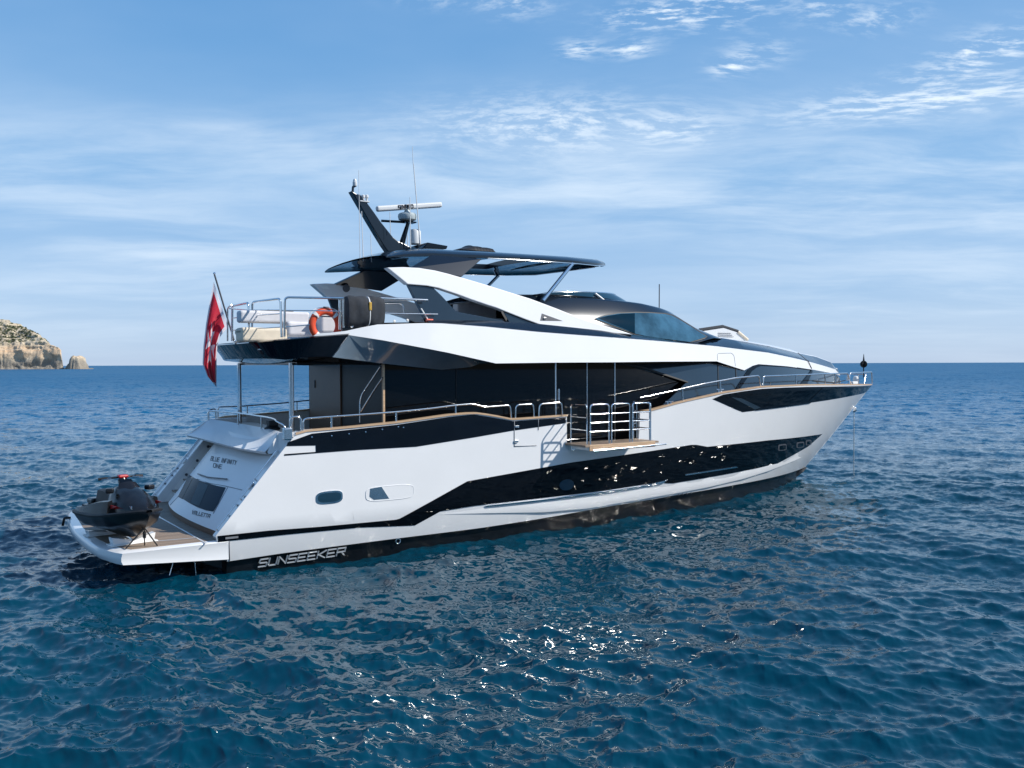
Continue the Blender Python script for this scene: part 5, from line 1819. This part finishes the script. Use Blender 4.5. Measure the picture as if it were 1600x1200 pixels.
def build_flag():
    base, tip = SY(367, 536, 0), SY(335, 428.5, 0)
    st = empty('ensign', base)
    tag(st, 'red flag with white pointed cross and white border hanging limp at the stern', 'flag')
    pole = tubes('flagstaff', [[Vector((0, 0, 0)), tip - base]], 0.022, M['letter_dark'], st, 8)
    lathe('truck', [(0.02, 0), (0.035, 0.02), (0.02, 0.05)], tip - base, M['chrome'], pole, 10)
    box('staff_socket', (0.02, 0, 0.0), (0.09, 0.09, 0.14), M['steel'], pole, 0.02)
    top = [(334, 440), (328, 470), (322, 505), (318, 540), (316.5, 568), (324, 588), (337.5, 604)]
    bot = [(356.5, 512), (350, 518.5), (344, 526), (339.5, 540), (338.5, 560), (338.5, 582), (338.5, 604.5)]

    def along(P, u):
        d = [0]
        for p, q in zip(P, P[1:]):
            d.append(d[-1] + math.hypot(q[0] - p[0], q[1] - p[1]))
        t = u * d[-1]
        return float(np.interp(t, d, [p[0] for p in P])), float(np.interp(t, d, [p[1] for p in P]))
    nu, nv = 140, 96
    V = []
    for i in range(nu + 1):
        u = i / nu
        a, b = along(top, u), along(bot, u)
        for j in range(nv + 1):
            v = j / nv
            sag = 1.0 - 0.25 * math.sin(math.pi * v) * u
            px = a[0] * (1 - v) + b[0] * v
            py = a[1] * (1 - v) + b[1] * v
            fold = 0.16 * u ** 0.7 * math.sin(v * 11.0 + 2.2 * u + 0.6) + 0.06 * u * math.sin(v * 23 + 4 * u)
            p = SY(px, py, 0.0)
            V.append(p + Vector((fold * 0.25, fold, 0)) - base)
    n = nv + 1
    Fc, mi = [], []

    def white(u, v):
        x, y = (u - 0.5) * 1.5, v - 0.5          # 3:2 flag
        if min(u * 1.5, (1 - u) * 1.5, v, 1 - v) < 0.085:
            return 1
        Rr = 0.33
        for p, q in ((abs(x), abs(y)), (abs(y), abs(x))):
            if q < 0.47 * p and p < Rr * (0.74 + 0.26 * q / (0.47 * Rr)):
                return 1
        return 0
    for i in range(nu):
        for j in range(nv):
            a = i * n + j
            Fc.append((a, a + 1, a + n + 1, a + n))
            mi.append(white((i + .5) / nu, (j + .5) / nv))
    o = mesh_obj('cloth', V, Fc, [M['flag_red'], M['flag_white']], st, True)
    o.data.polygons.foreach_set('material_index', mi)


build_flag()


def build_lifebuoy():
    c = SY(508.5, 508, -2.86)
    t = empty('lifebuoy', c)
    tag(t, 'orange ring lifebuoy with white bands hanging on the upper deck rail', 'lifebuoy')
    bm = bmesh.new()
    n, k = 48, 14
    R, r = 0.325, 0.085
    V, Fc, mi = [], [], []
    for i in range(n):
        a = 2 * math.pi * i / n
        for j in range(k):
            b = 2 * math.pi * j / k
            V.append(((R + r * math.cos(b)) * math.cos(a), r * 0.8 * math.sin(b), (R + r * math.cos(b)) * math.sin(a)))
    for i in range(n):
        for j in range(k):
            Fc.append((i * k + j, i * k + (j + 1) % k, ((i + 1) % n) * k + (j + 1) % k, ((i + 1) % n) * k + j))
    bm.free()
    mesh_obj('ring', V, Fc, M['orange'], t, True)
    for q in range(4):
        a0 = math.pi / 4 + q * math.pi / 2
        rr = []
        for i in range(4):
            a = a0 + (i - 1.5) * 0.07
            rr.append([((R + (r + .004) * math.cos(b)) * math.cos(a), (r * .8 + .004) * math.sin(b), (R + (r + .004) * math.cos(b)) * math.sin(a)) for b in np.linspace(0, 2 * math.pi, 15)[:-1]])
        loft('band', rr, M['white_satin'], t, closed=True)
    tubes('grab_line', [[((R + r + 0.02 + 0.02 * math.cos(4 * a + 3.14)) * math.cos(a), 0, (R + r + 0.02 + .02 * math.cos(4 * a + 3.14)) * math.sin(a)) for a in np.linspace(0, 2 * math.pi, 49)]], 0.008, M['white_satin'], t, 5)
    box('light_holder', (0.02, 0.02, R + 0.06), (0.14, 0.10, 0.10), M['letter_dark'], t, 0.02)


build_lifebuoy()


def build_deck_things():
    # rolled cover strapped on the rail
    a, b = SY(541, 487, -2.95), SY(597, 487, -2.95)
    c = (a + b) / 2
    t = empty('rolled_cover', c)
    tag(t, 'charcoal grey padded cover folded over the upper deck rail with yellow strap', 'cover')
    ln = b.x - a.x
    rr = []
    for i in range(15):
        u = i / 14
        x = (u - 0.5) * ln
        e = 1 - 0.10 * abs(2 * u - 1) ** 6
        ring = []
        for k in range(28):
            th = 2 * math.pi * k / 28
            cs, sn = math.cos(th), math.sin(th)
            y = math.copysign(abs(cs) ** 0.75, cs) * 0.21 * e
            z = math.copysign(abs(sn) ** 0.72, sn) * 0.375 * e
            w = 0.012 * math.sin(9 * u + 2 * sn) + 0.008 * math.sin(23 * u + 3 * cs)
            pinch = 1 - 0.10 * math.exp(-((u - 0.57) / 0.06) ** 2)
            ring.append((x, (y + w) * pinch, (z + w) * pinch))
        rr.append(ring)
    loft('padding', rr, M['grey_fabric'], t, closed=True, cap=True, angle=60)
    x = (0.57 - 0.5) * ln
    st = []
    for k in range(29):
        th = 2 * math.pi * k / 28
        cs, sn = math.cos(th), math.sin(th)
        st.append((x, math.copysign(abs(cs) ** 0.75, cs) * 0.195, math.copysign(abs(sn) ** 0.72, sn) * 0.345))
    tubes('strap', [st], 0.018, M['white_satin'], t, 6)
    box('buckle', (x, -0.20, 0.12), (0.07, 0.05, 0.20), M['yellow'], t, 0.015)
    # its carrier hoop
    hp = lambda px, py: SY(px, py, -3.02) - c
    tubes('carrier', [rpath([hp(549, 511), hp(558, 503), hp(560, 489), hp(588, 488.5), hp(592, 497), hp(586, 508)], 0.12)], 0.028, M['chrome'], t, 8)
    # dark inner coaming panel beside it
    pts = [(575, 513), (590, 500.5), (668, 499.5), (668, 506), (640, 510)]
    q = [SY(px, py, -2.62) for px, py in pts]
    o = slab('coaming_panel', [(p.x, p.z - .06) for p in q], -2.62, -2.55, M['navy'], HOUSE)
    for px, py in ((616, 502), (636.5, 500.5)):
        lathe('cap_screw', [(0.035, 0), (0.035, 0.015), (0.02, 0.02)], SY(px, py, -2.64), M['white_satin'], o, 12, (0, -1, 0))
    # orange buckle with its webbing by the arch
    t = empty('strap', SY(668, 500, -2.9))
    tag(t, 'orange and yellow webbing strap hooked at the foot of the dark arch leg', 'strap')
    z0 = t.location
    tubes('webbing', [[SY(658, 482, -2.9) - z0, SY(669, 500, -2.9) - z0]], 0.02, M['white_satin'], t, 6)
    box('buckle', SY(671, 500.5, -2.95) - z0, (0.20, 0.08, 0.07), M['orange'], t, 0.02)

    # aft sofa of the upper deck
    t = empty('sofa', (1.3, -1.6, 4.93))
    tag(t, 'white cushioned sofa with cream base behind the stern rail of the upper deck', 'sofa')
    z0 = t.location
    A = lambda px, py, y=-1.75: SY(px, py, y) - z0
    p0, p1 = A(375, 505), A(484, 489)
    box('backrest', ((p0.x + p1.x) / 2, 0.0, (p0.z + p1.z) / 2 + 0.02), (p1.x - p0.x, 0.35, abs(p1.z - p0.z)), M['white_fabric'], t, 0.06, None, 3)
    p0, p1 = A(373, 524), A(445, 506)
    b0 = box('base', ((p0.x + p1.x) / 2 + 0.05, 0.05, 0.29), (p1.x - p0.x, 0.55, 0.34), M['cream_fabric'], t, 0.07, None, 3)
    box('seat_cushion', ((p0.x + p1.x) / 2 + 0.1, 0.10, 0.36), (p1.x - p0.x + 0.1, 0.60, 0.16), M['cream_fabric'], t, 0.06, None, 3)
    p0, p1 = A(447, 526), A(492, 503)
    box('end_cushion', ((p0.x + p1.x) / 2, 0.0, (p0.z + p1.z) / 2), (p1.x - p0.x, 0.5, abs(p1.z - p0.z)), M['white_fabric'], t, 0.09, None, 4)
    for x0, x1, y0, y1, lab in ((411, 432, 485, 492.5, 'black rumpled throw lying along the sofa backrest, farther aft one'), (434, 456, 486.5, 491.5, 'low black throw lying along the sofa backrest, forward one')):
        p0, p1 = SY(x0, y1, -1.5), SY(x1, y0, -1.5)
        bm = bmesh.new()
        add_box(bm, ((p0 + p1) / 2), (p1.x - p0.x, 0.3, p1.z - p0.z))
        bmesh.ops.subdivide_edges(bm, edges=bm.edges[:], cuts=5, use_grid_fill=True)
        rng = random.Random(x0)
        for v in bm.verts:
            v.co += Vector((rng.uniform(-1, 1), rng.uniform(-1, 1), rng.uniform(-1, 1))) * 0.02
        tag(from_bm('throw', bm, M['rubber'], None, True), lab, 'throw')
    t = empty('side_table', SY(512, 515, -1.9))
    tag(t, 'pale blue white pedestal table seen through the orange lifebuoy ring', 'table')
    z0 = t.location
    p0, p1 = SY(497, 520, -1.9) - z0, SY(526, 495, -1.9) - z0
    box('table_body', ((p0.x + p1.x) / 2, 0, (p0.z + p1.z) / 2), (p1.x - p0.x, 0.45, p1.z - p0.z), M['white_fabric'], t, 0.05)
    box('table_top', ((p0.x + p1.x) / 2, 0, p1.z + 0.015), (p1.x - p0.x + .06, 0.5, 0.03), M['white_satin'], t, 0.01)
    # seats at the helm, glimpsed through the arch
    t = empty('lounge_seat', (7.6, -0.3, 4.93))
    tag(t, 'white upholstered lounge seat glimpsed through the opening of the near arch', 'seat')
    z0 = t.location
    p0, p1 = SY(716, 498, -0.3) - z0, SY(772, 484, -0.3) - z0
    box('seat', ((p0.x + p1.x) / 2, 0, 0.45), (p1.x - p0.x, 1.2, 0.9), M['white_fabric'], t, 0.06, None, 3)
    p0, p1 = SY(713, 484, 0.5) - z0, SY(775, 478, 0.5) - z0
    box('backrest', ((p0.x + p1.x) / 2, 0.9, 0.75), (p1.x - p0.x, 0.3, abs(p1.z - p0.z) + 1.2), M['white_fabric'], t, 0.06, None, 3)
    box('table_edge', ((p0.x + p1.x) / 2 + 0.3, 0.6, p1.z + 0.03), (p1.x - p0.x + .6, 1.2, 0.05), M['grey_gloss'], t, 0.01)

    # folded black cover lying on the hardtop
    p0, p1 = SY(708, 390, -0.4), SY(764, 384, -0.4)
    bm = bmesh.new()
    c = (p0 + p1) / 2
    lnx = p1.x - p0.x
    V = []
    nx, ny = 40, 16
    rng = np.random.default_rng(9)
    for i in range(nx + 1):
        u = i / nx
        for j in range(ny + 1):
            v = j / ny
            prof = np.interp(u, [0, 0.05, 0.38, 0.42, 0.97, 1.0], [0.0, 0.03, 0.15, 0.17, 0.13, 0.0])
            rib = 0.025 * math.sin(u * 75 + v * 3) * (u > 0.4)
            V.append(bm.verts.new((p0.x + u * lnx, -0.8 + 1.1 * v, p0.z - 0.03 + (prof + rib) * math.sin(math.pi * min(max(v, 0.0), 1.0)) ** 0.35)))
    for i in range(nx):
        for j in range(ny):
            a = i * (ny + 1) + j
            bm.faces.new((V[a], V[a + 1], V[a + ny + 2], V[a + ny + 1]))
    bm.faces.new([V[i * (ny + 1)] for i in range(nx + 1)] + [V[i * (ny + 1) + ny] for i in range(nx, -1, -1)])
    tag(from_bm('folded_awning', bm, M['rubber'], None, True, 50), 'black concertina folded awning lying on top of the dark hardtop', 'awning')

    # black lantern-like box on the aft ledge
    p = SY(425.5, 662, -0.6)
    t = empty('deck_fitting', (p.x, p.y, 2.88))
    tag(t, 'small black fitting with flared base on the grey ledge behind the stern rail', 'fitting')
    lathe('flared_base', [(0.20, 0.0), (0.20, 0.03), (0.13, 0.08)], (0, 0, 0), M['rubber'], t, 20)
    box('cap', (0, 0, 0.15), (0.24, 0.24, 0.14), M['rubber'], t, 0.02)

    # anchor day shape at the bow
    p = SY(1349.5, 569, 0)
    t = empty('day_shape', p)
    tag(t, 'black anchor ball of crossed discs hoisted at the bow', 'day shape')
    for ang in (0.3, 0.3 + math.pi / 2):
        lathe('disc', [(0.145, -0.006), (0.145, 0.006)], (0, 0, 0), M['rubber'], t, 32, (math.cos(ang), math.sin(ang), 0))
    lathe('disc', [(0.145, -0.006), (0.145, 0.006)], (0, 0, 0), M['rubber'], t, 32)
    lathe('spike', [(0.05, 0.10), (0.03, 0.22), (0.008, 0.42)], (0, 0, 0), M['rubber'], t, 10)
    tubes('pole', [[(0, 0, -0.14), (0, 0, -0.55)]], 0.022, M['rubber'], t, 8)
    # anchor chain
    p = SY(1334.5, 644, 0)
    t = empty('anchor_chain', (p.x, 0, 0))
    tag(t, 'thin grey anchor chain hanging straight down from the bow into the sea', 'chain')
    bm = bmesh.new()
    z, k = -0.6, 0
    while z < p.z + 0.02:
        pts = [(0.018 * math.cos(a) if k % 2 else 0, 0 if k % 2 else 0.018 * math.cos(a), z + 0.036 * math.sin(a)) for a in np.linspace(0, 2 * math.pi, 9)[:-1]]
        add_tube(bm, pts, 0.008, 5, closed=True)
        z += 0.052
        k += 1
    tubes('shackle', [[(0, 0, p.z), (-0.03, 0, p.z + 0.15)]], 0.03, M['steel'], t, 8)
    o = from_bm('chain', bm, M['radar_grey'], t, True)


build_deck_things()
